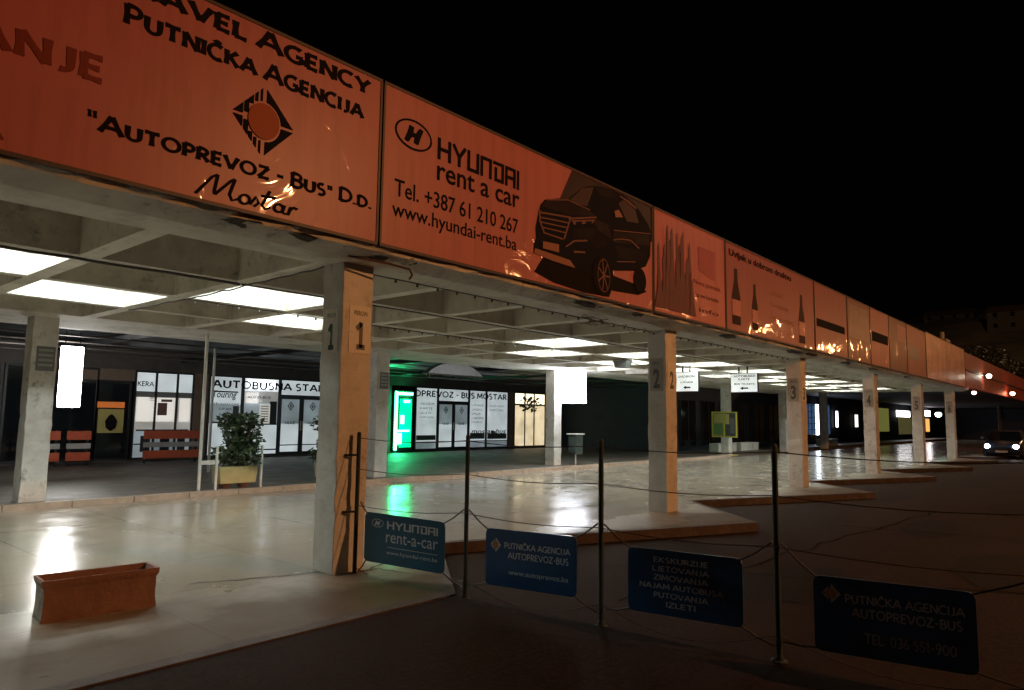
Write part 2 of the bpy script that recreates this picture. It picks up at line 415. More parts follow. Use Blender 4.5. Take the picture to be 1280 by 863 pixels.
def ellipse(cx, cy, rx, ry, n=28): return [(cx+rx*math.cos(2*PI*i/n), cy+ry*math.sin(2*PI*i/n)) for i in range(n)]
def ring(cx, cy, rx, ry, t, n=28):
    return [[(cx+(rx-a*t)*math.cos(2*PI*j/n), cy+(ry-a*t)*math.sin(2*PI*j/n)) for a, j in ((0,i),(1,i),(1,i+1),(0,i+1))] for i in range(n)]
def slanted_h_logo(name, cx, cy, rx, ry, fn, mt, parent, w0=.004):
    ps = ring(cx, cy, rx, ry, ry*.13)
    S = lambda pts: [(cx+x*rx*.8, cy+y*ry*.8) for x, y in pts]
    ps.append(S([(-.62,-.62),(-.36,-.72),(-.08,-.05),(-.02,.62),(-.3,.72),(-.42,.12)]))
    ps.append(S([(.62,.62),(.36,.72),(.08,.05),(.02,-.62),(.3,-.72),(.42,-.12)]))
    ps.append(S([(-.36,-.02),(.0,-.2),(.36,.02),(.0,.2)]))
    return flat(name, ps, fn, mt, parent, w0, .0002)
def diamond_logo(cx, cy, rx, ry, fn, parent, dark, disc, w0=.004):
    S = lambda pts: [(cx+x*rx, cy+y*ry) for x, y in pts]
    def edge(x): return 1-abs(x)
    ps = []
    r = .56
    circ = lambda t0, t1: [(r*math.cos(math.radians(t0+(t1-t0)*i/8)), r*math.sin(math.radians(t0+(t1-t0)*i/8))) for i in range(9)]
    ps.append(S([(.06, .94)]+[(.97,.04)]+[(r,.04)]+circ(6, 82)[:]+[(.06,r)]))
    ps.append(S([(.97,-.04),(.06,-.94),(.06,-r)]+circ(-82,-6)+[(r,-.04)]))
    for i, x in enumerate((-.1,-.25,-.4,-.55)):
        h = .035 + .012*i
        cy0 = math.sqrt(max(0, r*r-x*x)) if abs(x) < r else .06
        for sg in (1, -1):
            q = [(x-h, sg*cy0), (x+h, sg*cy0), (x+h, sg*(edge(x+h))), (x-h, sg*(edge(x-h)))]
            ps.append(S(q if sg > 0 else q[::-1]))
    ps.append(S([(-.66,.04),(-.66,.34),(-.96,.04)])); ps.append(S([(-.96,-.04),(-.66,-.34),(-.66,-.04)]))
    flat('logo', ps, fn, dark, parent, w0, .0003)
    return flat('logo_disc', [S(ellipse(-.0, 0, .5, .5))], fn, disc, parent, w0+.006)

# ------------------------------------------------------------------ setting: road, platform, walkway
S_ = 6.93
b = MB(); b.add([(-400,-400,-.134),(900,-400,-.134),(900,400,-.134),(-400,400,-.134)], [(0,1,2,3)])
tag(b.build('ground', ROAD), kind='structure')
edge_pts = [(-12.0, -1.5), (.32, -1.45)]
for i in range(0, 7):
    edge_pts += [(S_*i+2.02, .55), (S_*(i+1)+(0 if i else -.02), -1.62)]
edge_pts += [(S_*7+2.0, .55), (S_*8+30, .55)]
poly = edge_pts + [(S_*8+30, 7.5), (-12.0, 7.5)]
b = MB(); n = len(poly)
b.add([(x,y,0) for x,y in poly], [tuple(range(n))])
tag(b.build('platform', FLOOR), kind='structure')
b = MB()      # kerb along the saw-tooth edge
K = .14
inn = []
for i, (x, y) in enumerate(edge_pts):
    inn.append((x, y+K))
for i in range(len(edge_pts)-1):
    (x0,y0),(x1,y1) = edge_pts[i], edge_pts[i+1]; (a0,c0),(a1,c1) = inn[i], inn[i+1]
    b.add([(x0,y0,.005),(x1,y1,.005),(a1,c1,.005),(a0,c0,.005),(x0,y0,-.14),(x1,y1,-.14)], [(0,1,2,3),(4,5,1,0)])
tag(b.build('platform_kerb', KERB), kind='structure')
b = MB(); b.box(-12, 26.6, 7.66, 17.4, -.13, .10)
tag(b.build('walkway', WALK), kind='structure')
b = MB(); b.box(26.6, 110, 8.7, 10.7, -.13, .10)
tag(b.build('walkway_extension', WALK), kind='structure')
b = MB(); x = -12.
while x < 26.5:
    b.box(x, min(x+.985, 26.6), 7.5, 7.66, -.13, .104+random.uniform(-.003,.003)); x += 1.0
tag(b.build('walkway_kerb', mat('pale_kerb', (.44,.36,.29), .7, var=.2, scale=6, bump=.3, bscale=30, stain=(.2,.15,.12), stain_scale=2, stain_amt=.6)), kind='structure')
b = MB(); b.add([(-400,-1.515,-.008),(.30,-1.465,-.008),(.9,-4.2,-.128),(-400,-4.2,-.128)], [(3,2,1,0)])
tag(b.build('road_apron', ROAD), kind='structure')
# road wear: repair patches and tar seams
TAR = mat('tar_seam', (.008,.006,.005), .95, var=.3, scale=20, spec=.03)
PATCH = mat('road_patch', (.018,.011,.008), .8, var=.5, scale=35, bump=.8, bscale=120, spec=.08)
def blob(cx, cy, rx, ry, z, name, mt):
    b = MB(); b.add([(cx+rx*math.cos(2*PI*i/26)*random.uniform(.82,1.08), cy+ry*math.sin(2*PI*i/26)*random.uniform(.82,1.08), z) for i in range(26)], [tuple(range(26))])
    tag(b.build(name, mt), kind='structure')
for cx, cy, rx, ry in ((3.6,-3.4,1.1,.6),(6.2,-5.2,1.5,.8),(9.5,-3.6,1.2,.5),(4.4,-1.6,.7,.35),(14.,-4.6,2.,.8)): blob(cx, cy, rx, ry, -.129, 'road_patch', PATCH)
# dark grime patches around platform cracks
b = MB()
def crack(pts, wd):
    for (x0,y0),(x1,y1) in zip(pts, pts[1:]):
        d = Vector((x1-x0,y1-y0)); q = Vector((-d.y,d.x)).normalized()*wd*random.uniform(.5,1.2)
        b.add([(x0-q.x,y0-q.y,.004),(x1-q.x,y1-q.y,.004),(x1+q.x,y1+q.y,.004),(x0+q.x,y0+q.y,.004)], [(0,1,2,3)])
def wander(x0,y0,x1,y1,n=14,j=.03):
    return [(x0+(x1-x0)*i/n+random.uniform(-j,j), y0+(y1-y0)*i/n+random.uniform(-j,j)) for i in range(n+1)]
crack(wander(-1.2,.62,-.02,.18), .012); crack(wander(.40,-.05,1.9,.45), .022); crack(wander(-.02,-.06,.5,-.1,8,.02), .03)
crack(wander(.5,-.1,.75,-1.1,12,.03), .012); crack(wander(-4,-.3,-2.9,-.1), .010); crack(wander(1.0,3.0,2.6,2.2), .008)
tag(b.build('platform_cracks', SPALL), kind='structure')
b = MB()
def seam(pts, wd, z=-.1285):
    for (x0,y0),(x1,y1) in zip(pts, pts[1:]):
        q = Vector((-(y1-y0), x1-x0)).normalized()*wd*random.uniform(.5,1.3)
        b.add([(x0-q.x,y0-q.y,z),(x1-q.x,y1-q.y,z),(x1+q.x,y1+q.y,z),(x0+q.x,y0+q.y,z)], [(0,1,2,3)])
seam(wander(1.6,-2.4,12.,-3.2,30,.08), .02); seam(wander(3.,-1.4,5.4,-6.5,22,.07), .016); seam(wander(8.5,-2.2,9.4,-7,20,.08), .02)
tag(b.build('road_cracks', TAR), kind='structure')

# ------------------------------------------------------------------ canopy
H = 3.23
MOD = S_/4
X0, X1 = -10.44, 36.2
canopy = thing('station_canopy', 'long white concrete bus station canopy with coffered ceiling on numbered columns', 'canopy', (0,0,0))
rows = [(.32,1.96),(2.14,3.70),(3.87,5.44),(5.61,7.2)]
ks = list(range(-6, 21))
xs_open = [(-.06+MOD*k+.1, -.06+MOD*(k+1)-.1) for k in ks]
b = MB()
DEP = .52
xs = [X0]+[v for o in xs_open for v in o]+[X1]
ysl = [-.14]+[v for r in rows for v in r]+[9.2]
vid = {}
def gv(i, j, z):
    key = (i, j, z)
    if key not in vid:
        vid[key] = len(b.v); b.v.append((xs[i], ysl[j], z))
    return vid[key]
for i in range(len(xs)-1):
    for j in range(len(ysl)-1):
        hole = i % 2 == 1 and j % 2 == 1
        if not hole:
            b.f.append((gv(i,j,H), gv(i,j+1,H), gv(i+1,j+1,H), gv(i+1,j,H))); b.m.append(0)
        else:
            c = [(i,j),(i+1,j),(i+1,j+1),(i,j+1)]
            for q in range(4):
                a_, d_ = c[q], c[(q+1)%4]
                b.f.append((gv(*a_,H), gv(*d_,H), gv(*d_,H+DEP), gv(*a_,H+DEP))); b.m.append(0)
            b.f.append(tuple(gv(*q,H+DEP) for q in reversed(c))); b.m.append(0)
b.build('coffered_ceiling', CEIL, canopy)
b = MB()   # front edge beam: chamfered underside up to the boards
n = 240; prof = [(-.14,H),(-.40,H+.075),(-.43,H+.13),(-.43,H+.32)]
for i in range(n+1):
    x = X0+(X1-X0)*i/n
    for k, (y, z) in enumerate(prof):
        j = random.uniform(-.016,.016) if k in (1,2) else 0
        b.v.append((x, y+j, z+j))
for i in range(n):
    for k in range(3):
        o = i*4+k; b.f.append((o, o+4, o+5, o+1)); b.m.append(0)
b.build('edge_beam', CONC, canopy)
b = MB(); b.box(X0, X1, -.34, 9.2, H+DEP+.02, H+DEP+.25); b.build('roof_slab', CONC, canopy)
b = MB(); b.box(X0, X1, 9.2, 9.34, H, H+DEP+.25); b.build('back_fascia', CONC, canopy)
# crumbled patches along the edge beam
for px, wv, py in ((-1.35,.5,-.36),(-.55,.7,-.33),(.25,.35,-.28),(.6,.3,-.35),(2.4,.5,-.30),(4.05,.9,-.30),(5.4,.4,-.33),(8.9,.8,-.3),(12.6,1.6,-.28),(13.7,1.0,-.34),(16.5,1.5,-.3),(19.5,1.2,-.3),(24.,1.5,-.3)):
    b = MB(); pts = []
    for i in range(18):
        a = 2*PI*i/18; r_ = random.uniform(.5, 1.1)
        pts.append((px+math.cos(a)*wv*.5*r_, py+math.sin(a)*.09*r_))
    def zz(y): return H + max(0,(-.14-y))*.075/.26
    b.add([(x, min(y,-.145), zz(min(y,-.145))-.004) for x,y in pts], [tuple(range(18))])
    b.build('spalled_patch', SPALL, canopy)
CW, CD = .392, .368
def number_plate(parent, fn, u0, u1, v0, v1, num, inkm, platem, peron=True):
    b = MB(); b.prism([(u0,v0),(u1,v0),(u1,v1),(u0,v1)], fn, .006)
    b.cur = 1
    def put(geo, rect):
        V, F, W = geo; xs_ = [v[0] for v in V]; ys_ = [v[1] for v in V]; a0,c0,a1,c1 = rect
        sx = (a1-a0)/(max(xs_)-min(xs_)); sy = (c1-c0)/(max(ys_)-min(ys_))
        b.add([fn(a0+(x-min(xs_))*sx, c0+(y-min(ys_))*sy, .008) for x,y in V], F)
    wv, hv = u1-u0, v1-v0
    narrow = .46 if num == '1' else .5
    cu = (u0+u1)/2
    ONE = ([],[],[])
    for q_, pp_ in enumerate(([(0,0),(0,1)],[(0,.97),(-.26,.72)],[(-.24,.03),(.24,.03)])): ribbon(*ONE, pp_, .2, .0004*q_, .05)
    put(ONE if num == '1' else bfont(num, 1, .035), (cu-wv*narrow/2, v0+hv*.08, cu+wv*narrow/2, v0+hv*.68))
    if peron: put(bfont('PERON', 1, .01), (u0+wv*.2, v0+hv*.8, u1-wv*.2, v0+hv*.9))
    o = b.build('number_plate', [platem, inkm], parent); return o
PLATE = mat('plate_white', (.74,.70,.62), .5, var=.1, scale=9)
GINK = mat('green_number', (.03,.10,.06), .5)
GREYN = mat('grey_number', (.10,.095,.09), .5)
PLG = mat('plate_grey', (.42,.39,.35), .5, var=.15, scale=7)
def column(x0, y0, z0, num=None, low=False, lab=None):
    b = MB(); n = 10; h = H-z0
    # slightly uneven corners
    n = 22
    for i in range(n+1):
        z = z0+h*i/n; j = lambda: random.uniform(-.004,.004) + (random.choice((0,0,0,0,.014,-.006)))*0.6
        b.v += [(x0+j(),y0+j(),z),(x0+CW+j(),y0+j(),z),(x0+CW+j(),y0+CD+j(),z),(x0+j(),y0+CD+j(),z)]
    for i in range(n):
        for k in range(4):
            b.f.append((i*4+k, i*4+(k+1)%4, i*4+4+(k+1)%4, i*4+4+k)); b.m.append(0)
    o = b.build('column', COLM, canopy, bevel=.012)
    if lab: o['label'] = lab
    return o
for i in range(6):
    x0 = S_*i
    c = column(x0, 0, 0, lab='front canopy column numbered %d' % (i+1))
    fn = facing_left(x0, CD)
    if i == 0:
        number_plate(c, fn, .06, .31, 2.26, 2.74, '1', GINK, PLATE)
        number_plate(c, facing_road(0), x0+.09, x0+.375, 2.27, 2.78, '1', GREYN, PLATE)
    else:
        number_plate(c, fn, .05, .31, 2.13, 2.72, str(i+1), GREYN, PLG)
        number_plate(c, facing_road(0), x0+.06, x0+.34, 2.13, 2.66, str(i+1), GREYN, PLATE, peron=False)
for i, (x0, y0, z0) in enumerate(((-.72,7.78,.1),(6.80,8,.1),(14.1,8,.1),(21.1,8,.1),(27.5,8,0),(34.9,8,0))):
    c = column(x0, y0, z0)
    if i in (0, 1):
        b = MB(); fn = facing_road(y0)
        b.prism([(x0+.08,2.3),(x0+.36,2.3),(x0+.36,2.72),(x0+.08,2.72)], fn, .01); b.cur = 1
        for r_ in range(4):
            v = 2.38+r_*.085; b.prism([(x0+.11,v),(x0+.33,v),(x0+.33,v+.04),(x0+.11,v+.04)], lambda u,v_,w_: fn(u,v_,w_+.0101), .002)
        b.build('notice_plate', [mat('notice_grey',(.13,.125,.12),.5), PALEINK if False else mat('notice_line',(.30,.29,.28),.5)], c)
# base collar of the poster column
b = MB(); b.box(27.3,28.1,7.8,8.57,0,.06); b.build('column_base', mat('yellowed_base',(.45,.38,.16),.7,var=.3,scale=5), canopy)

# ------------------------------------------------------------------ fluorescent lamps in the coffers
def make_lamp():
    t = thing('fluorescent_lamp', 'x', 'lamp', (0,0,0))
    b = MB(); b.box(-.62,.62,-.09,.09,-.06,0); b.build('housing', WHITEP, t)
    for s in (-1,1):
        b = MB(); b.tube([(-.58,s*.045,-.085),(.58,s*.045,-.085)], .017, 6, cap=False); b.build('tube', TUBE, t)
    return t
lamp0 = None
bays = ['left of column 1','between columns 1 and 2','between columns 2 and 3','between columns 3 and 4','between columns 4 and 5','between columns 5 and 6','past column 6']
def lamp(k, row):
    global lamp0
    if lamp0 is None: lamp0 = t = make_lamp()
    else: t = copy_tree(lamp0)
    t.location = (-.06+MOD*(k+.5), (rows[row][0]+rows[row][1])/2, H+DEP-.002)
    bay = (k//4)+1
    half = 'near' if k % 4 < 2 else 'far'
    where = bays[bay] if bay >= 0 else 'at the open left end'
    if bay >= 1: lab = 'fluorescent lamp in %s coffer of the %s half, %s' % ('front lit' if row == 1 else 'rear lit', half, where)
    elif bay == 0: lab = 'fluorescent lamp in %s coffer of the %s half, %s' % ('front lit' if row == 1 else 'rear lit', half, where)
    else: lab = 'fluorescent lamp in the %s coffer of the %s half at canopy outer end' % ('front lit' if row == 1 else 'rear lit', half)
    tag(t, lab, 'lamp', 'fluorescent lamps in the ceiling coffers')
for k in range(-6, 20, 2):
    if k != 2: lamp(k, 1)
    if k+1 != 3: lamp(k+1, 2)

# ------------------------------------------------------------------ advertising boards on the fascia
YB = -.47
ZB0, ZB1 = 3.36, 5.11
def board(x0, x1, mt, label, z1=ZB1, grp='advertising boards along the canopy edge'):
    t = thing('advertising_board', label, 'billboard', (x0, YB, ZB0), 0, grp)
    fn0 = facing_road(YB)
    fn = lambda u, v, w_: tuple(Vector(fn0(u, v, w_)) - Vector((x0, YB, ZB0)))
    b = MB(); b.prism([(x0+.02,ZB0+.02),(x1-.02,ZB0+.02),(x1-.02,z1-.02),(x0+.02,z1-.02)], lambda u,v,w_: fn(u,v,w_-.04), .04)
    b.build('panel', mt, t)
    b = MB()
    for (a0,a1,c0,c1) in ((x0,x1,ZB0-.01,ZB0+.02),(x0,x1,z1-.02,z1+.01),(x0-.005,x0+.02,ZB0+.02,z1-.02),(x1-.02,x1+.005,ZB0+.02,z1-.02)):
        b.prism([(a0,c0),(a1,c0),(a1,c1),(a0,c1)], lambda u,v,w_: fn(u,v,w_-.05), .058)
    b.build('frame', FRAME, t)
    return t, fn
# 1: travel agency board
t, fn = board(-6.6, .055, VINYL, 'orange lit travel agency board with dark capitals and diamond emblem')
place_text('lettering', stroke_text('TRAVEL AGENCY', .185, .15, True), (-2.62,4.875,-.085,5.085), fn, INK, t)
place_text('lettering', stroke_text('PUTNIČKA AGENCIJA', .185, .15, True), (-2.465,4.60,-.16,4.795), fn, INK, t)
diamond_logo(-1.256, 4.22, .305, .33, fn, t, NAVY, ORANGE_INK)
place_text('lettering', stroke_text('"AUTOPREVOZ - BUS" D.D.', .185, .15, True), (-2.66,3.69,-.03,3.85), fn, INK, t)
def script_geo():
    V, F, W = [], [], []; k = 0
    st = [[(0,0),(.35,.85),(.5,1)],[(.5,1),(.52,.3),(.56,.15)],[(.56,.15),(.95,.9),(1.05,1)],[(1.05,1),(1.0,.3),(1.12,.08),(1.3,.2)],
          arc(1.5,.26,.17,.2,0,360,12), [(1.7,.1),(1.85,.5),(1.98,.25),(1.85,.06)], [(2.25,.9),(2.1,.2),(2.25,.06),(2.4,.2)],[(2.0,.6),(2.5,.66)],
          arc(2.68,.26,.16,.18,0,360,12),[(2.86,.44),(2.84,.1),(2.98,.08)],[(3.1,.45),(3.05,.05)],[(3.06,.25),(3.2,.46),(3.34,.4)]]
    for p in st: ribbon(V, F, W, p, .10, .0005*(k+1), .1); k += 1
    return V, F, W
place_text('lettering', script_geo(), (-1.84,3.41,-.87,3.63), fn, INK, t, shear=.15)
place_text('lettering', stroke_text('PUTOVANJE', .2, .2), (-4.63,4.06,-2.58,4.285), fn, REDINK, t)
place_text('lettering', stroke_text('IZLETI', .2, .2), (-4.6,4.44,-3.24,4.7), fn, REDINK, t)
place_text('lettering', stroke_text('EKSKURZIJA', .2, .2), (-5.3,3.42,-3.15,3.66), fn, REDINK, t)
# 2: rental car board with the picture of a dark off-road car
t, fn = board(.085, 5.66, VINYL2, 'orange lit car rental board with printed dark car and telephone number')
slanted_h_logo('logo', .505, 4.66, .265, .17, fn, INK, t)
place_text('lettering', stroke_text('HYUnDAI', .2, .3, table=SQ, flare=0, ext=.1), (.86,4.50,2.28,4.76), fn, INK, t)
place_text('lettering', bfont('rent a car', 1, .012), (.86,4.255,2.29,4.46), fn, INK, t)
place_text('lettering', bfont('Tel. +387 61 210 267', 1, .008), (.26,3.925,2.27,4.115), fn, INK, t)
place_text('lettering', bfont('www.hyundai-rent.ba', 1, .006), (.235,3.655,2.245,3.865), fn, INK, t)
dk = mat('print_backdrop', (.034,.013,.010), .5, var=.5, scale=2.2, spec=.2)
flat('picture_backdrop', [[(3.42,5.085),(3.14,4.6),(3.6,4.4),(5.635,4.5),(5.635,5.085)]], fn, dk, t, .003)
blk = mat('print_shadow', (.012,.009,.009), .7, spec=.05)
flat('picture_shadow', [[(2.60,3.50),(2.80,3.74),(3.5,3.72),(4.3,3.72),(4.42,3.50),(4.36,3.41),(3.7,3.385),(3.01,3.42)],[(4.34,3.76),(5.15,3.72),(5.46,3.65),(5.2,3.56),(4.44,3.52)]], fn, blk, t, .004)
body = [(2.62,4.10),(2.67,4.27),(2.72,4.42),(2.81,4.51),(3.10,4.60),(3.33,4.64),(3.49,4.76),(3.67,4.89),(3.82,4.96),(4.12,5.04),(4.48,5.075),(4.76,5.065),(5.06,5.01),(5.26,4.92),(5.52,4.76),(5.60,4.64),(5.57,4.25),(5.43,4.06),(5.10,3.93),(4.43,3.82),(4.30,3.71),(3.95,3.65),(3.50,3.70),(3.0,3.73),(2.75,3.74),(2.58,3.75),(2.59,3.87),(2.63,3.95)]
flat('picture_car_body', [body], fn, NAVY, t, .006)
nv2 = mat('navy_print_lit', (.034,.024,.032), .7, spec=.05, var=.4, scale=3)
nv3 = mat('navy_print_mid', (.022,.017,.024), .7, spec=.05, var=.4, scale=3)
flat('picture_car_facet', [[(2.74,4.41),(2.83,4.50),(3.10,4.585),(3.33,4.625),(3.80,4.60),(4.02,4.57),(3.40,4.43),(2.95,4.41)],[(4.48,4.43),(5.55,4.60),(5.54,4.42),(5.0,4.34),(4.5,4.26)],[(3.9,4.52),(4.35,4.50),(4.42,4.30),(4.06,4.36)]], fn, nv2, t, .0066, .0001)
flat('picture_car_facet_dim', [[(3.45,4.26),(4.0,4.38),(4.3,4.2),(4.0,4.06),(3.8,4.18),(3.44,4.12)],[(4.5,4.22),(5.2,4.28),(5.45,4.2),(5.3,4.1),(4.58,4.04)],[(3.95,5.0),(4.3,5.05),(4.7,5.045),(4.56,4.93),(4.1,4.90)]], fn, nv3, t, .0072, .0001)
dgl = mat('print_glass', (.050,.020,.017), .5, spec=.2)
flat('picture_car_windscreen', [[(3.37,4.65),(3.51,4.76),(3.67,4.89),(3.95,4.98),(3.86,4.79),(3.78,4.65),(3.53,4.63)]], fn, dgl, t, .0075)
flat('picture_car_window', [[(4.62,4.90),(4.81,5.02),(5.11,4.91),(5.21,4.72),(4.86,4.67)]], fn, dgl, t, .0075)
hl = mat('print_highlight', (.17,.062,.045), .5, spec=.2)
hl2 = mat('print_highlight_pale', (.30,.12,.08), .5, spec=.2)
flat('picture_car_trim', [[(2.71,4.325),(3.4,4.41),(3.4,4.385),(2.71,4.3)],[(2.7,4.255),(3.36,4.32),(3.36,4.30),(2.7,4.235)],[(2.72,4.195),(3.33,4.245),(3.32,4.225),(2.72,4.175)],[(2.75,4.13),(3.29,4.165),(3.28,4.145),(2.75,4.112)],[(2.78,4.065),(3.22,4.065),(3.21,4.04),(2.78,4.045)],
    [(2.68,4.34),(2.71,4.35),(2.72,4.2),(2.81,4.06),(2.78,4.05),(2.69,4.19)],[(3.37,4.4),(3.405,4.4),(3.255,4.06),(3.22,4.06)],
    [(3.33,4.38),(4.02,4.555),(4.03,4.535),(3.34,4.355)],[(2.85,4.53),(3.33,4.64),(3.33,4.625),(2.85,4.51)],[(3.33,4.64),(3.86,4.62),(3.84,4.605),(3.33,4.625)],
    [(3.26,3.96),(3.46,4.09),(3.78,4.16),(3.8,4.14),(3.48,4.07),(3.29,3.955)],[(3.46,3.94),(3.74,3.98),(3.74,3.955),(3.46,3.91)],
    [(4.46,4.3),(4.67,4.36),(4.67,4.345),(4.46,4.285)],[(4.67,4.36),(4.96,4.40),(4.96,4.38),(4.67,4.345)],[(4.96,4.40),(5.23,4.32),(5.21,4.30),(4.96,4.38)],
    [(4.48,4.455),(5.58,4.63),(5.57,4.615),(4.48,4.44)],[(4.57,3.99),(5.1,4.08),(5.1,4.065),(4.57,3.975)],[(4.67,5.03),(4.91,5.01),(4.86,4.985),(4.65,5.015)],[(4.91,5.01),(5.16,4.95),(5.11,4.93),(4.86,4.985)]], fn, hl, t, .009, .0001)
flat('picture_car_lamp', [[(3.40,4.36),(3.98,4.50),(3.92,4.43),(3.46,4.31)]], fn, hl, t, .0115)
flat('picture_car_lamp_core', [[(3.5,4.36),(3.66,4.40),(3.64,4.345),(3.52,4.325)],[(3.74,4.42),(3.92,4.46),(3.88,4.42),(3.76,4.375)]], fn, NAVY, t, .0125)
flat('picture_car_mirror', [[(4.50,4.75),(4.62,4.80),(4.74,4.71),(4.53,4.66)]], fn, hl2, t, .0125)
flat('picture_car_skid', [[(2.61,3.81),(3.38,3.79),(3.50,3.70),(3.0,3.71),(2.58,3.74)]], fn, hl2, t, .0095)
flat('picture_car_plate', [[(2.77,3.935),(3.12,3.96),(3.12,3.85),(2.77,3.84)]], fn, hl2, t, .0115)
flat('picture_car_wheel', [ellipse(4.20,3.70,.27,.30)], fn, blk, t, .0120)
flat('picture_car_wheel', [ellipse(5.24,3.80,.19,.20)], fn, blk, t, .0120)
flat('picture_car_wheel', [ellipse(3.0,3.60,.15,.13)], fn, blk, t, .0050)
sp = []
for q in range(7):
    a = 2*PI*q/7; c_, s_ = math.cos(a), math.sin(a)
    sp.append([(4.21-.012*s_,3.71+.014*c_),(4.21+.155*c_-.010*s_,3.71+.235*s_+.012*c_),(4.21+.155*c_+.010*s_,3.71+.235*s_-.012*c_),(4.21+.012*s_,3.71-.014*c_)])
flat('picture_car_rim', sp+ring(4.21,3.71,.165,.25,.012), fn, hl, t, .0135, .0001)
# 3: pink and violet abstract poster
t, fn = board(5.69, 8.42, VINYL, 'orange lit poster board with dark red flame shapes and red square')
rnd = random.Random(4); ps = []
for q in range(34):
    x = 5.78+rnd.random()*1.25; zt = 3.9+rnd.random()*1.05; wv = rnd.uniform(.06,.16)
    ps.append([(x-wv,3.45),(x+wv*1.4,3.45),(x+wv*.6,(zt+3.45)/2),(x+.02,zt),(x-.03,zt-.1),(x-wv*.3,(zt+3.45)/2)])
flat('picture_flame', ps, fn, mat('plum_print',(.11,.009,.016),.5,var=.3,scale=4), t, .004, .0003)
flat('picture_square', [[(7.3,4.76),(7.98,4.76),(7.98,4.22),(7.6,4.26),(7.3,4.33)]], fn, PINK, t, .004)
place_text('lettering', bfont('Nova ponuda', 1, .01), (7.1,4.02,8.2,4.13), fn, REDINK, t)
place_text('lettering', bfont('za sve korisnike', 1, .0), (7.2,3.82,8.1,3.9), fn, GREYINK, t)
place_text('lettering', bfont('info', 1, .0), (7.3,3.56,8.1,3.64), fn, GREYINK, t)
# 4: bottles
t, fn = board(8.45, 13.56, VINYLC, 'orange lit board with printed dark bottles under a long headline')
place_text('lettering', bfont('Uvijek u dobrom društvu', 1, .03), (8.62,4.80,12.0,4.98), fn, INK, t)
for cx, z0, z1, hw in ((8.92,3.5,4.62,.2),(9.85,3.48,4.45,.15),(12.65,3.46,4.62,.2)):
    zz_ = z1-z0
    flat('picture_bottle', [[(cx-hw,z0),(cx+hw,z0),(cx+hw,z0+zz_*.5),(cx+hw*.4,z0+zz_*.78),(cx+hw*.35,z1),(cx-hw*.35,z1),(cx-hw*.4,z0+zz_*.78),(cx-hw,z0+zz_*.5)]], fn, GREYINK if cx > 12 else mat('brown_print',(.035,.014,.012),.6, spec=.1), t, .004)
    flat('picture_bottle_label', [[(cx-hw*.98,z0+zz_*.16),(cx+hw*.98,z0+zz_*.16),(cx+hw*.98,z0+zz_*.44),(cx-hw*.98,z0+zz_*.44)]], fn, VINYL, t, .006)
for q, z in enumerate((4.36,4.08,3.82)):
    place_text('lettering', bfont(('okus', 'tradicije', 'od davnina')[q], 1, .01), (10.75,z,11.5+.3*q,z+.12), fn, mat('soft_red_print',(.30,.09,.07),.5), t)
# 5
t, fn = board(13.6, 16.28, VINYLC, 'orange lit blank board with one dark horizontal bar')
flat('picture_bar', [[(13.72,4.0),(16.05,4.0),(16.05,4.2),(13.72,4.2)]], fn, INK, t)
# 6..
t, fn = board(16.32, 18.62, VINYLR, 'dark red patchy board right of the board with black bar')
flat('picture_patch', [[(16.45,4.0),(18.5,4.0),(18.5,4.95),(16.45,4.95)]], fn, mat('patch_red',(.20,.09,.08),.4,var=.4,scale=3), t)
t, fn = board(18.65, 20.85, VINYL, 'narrow red board with small black bar near its middle')
flat('picture_bar', [[(18.8,4.1),(20.7,4.1),(20.7,4.4),(18.8,4.4)]], fn, INK, t)
t, fn = board(20.88, 23.3, VINYLR, 'narrow red board with pale panel and glints at its foot')
flat('picture_panel', [[(22.0,4.4),(23.2,4.4),(23.2,4.95),(22.0,4.95)]], fn, VINYL2, t)
t, fn = board(23.33, 26.4, VINYL, 'red board with a grey square print beside the metal board')
flat('picture_panel', [[(23.5,3.9),(25.2,3.9),(25.2,4.4),(23.5,4.4)]], fn, mat('slate_print',(.12,.10,.11),.4), t)
t, fn = board(26.45, 35.05, VINYLM, 'large mottled bare metal board catching the lamp light', z1=5.16)
flat('panel_seam', [[(30.5,ZB0+.03),(30.55,ZB0+.03),(30.55,5.13),(30.5,5.13)]], fn, FRAME, t)

# ------------------------------------------------------------------ neighbouring hall past the canopy
hall = thing('bus_hall', 'dark neighbouring hall with plain red fascia past the last board', 'building', (35.1,0,0))
def rel(o, p): return o
b = MB(); b.box(0, 60, YB+.02, YB+.3, 3.42, 5.08); b.build('fascia', REDWALL, hall)
b = MB(); b.box(.0, 60, YB-.03, YB+.015, 4.18, 4.26); b.build('fascia_rail', FRAME, hall)
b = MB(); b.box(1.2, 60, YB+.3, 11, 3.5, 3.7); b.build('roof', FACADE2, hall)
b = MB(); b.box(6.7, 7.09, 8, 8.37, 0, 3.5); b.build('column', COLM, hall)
b = MB(); b.box(60.02, 60.3, YB+.3, 11, -.13, 5.08); b.build('added_end_wall', FACADE2, hall)  # wall added to keep the far end under the hall dark
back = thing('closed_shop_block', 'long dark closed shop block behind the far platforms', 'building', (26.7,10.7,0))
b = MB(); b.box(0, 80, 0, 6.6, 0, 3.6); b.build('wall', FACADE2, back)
for i in range(9):
    x = 1.2+i*2.3
    f = MB()
    for (a0,a1,c0,c1) in ((x,x+1.7,.3,.36),(x,x+1.7,2.64,2.7),(x,x+.06,.36,2.64),(x+1.64,x+1.7,.36,2.64),(x+.82,x+.88,.36,2.64)):
        f.box(a0,a1,-.05,-.003,c0,c1)
    fo = f.build('window', ALU, back)
    p = MB(); p.box(x+.06,x+1.64,-.02,-.004,.36,2.64); p.build('pane', GLASSD, fo)

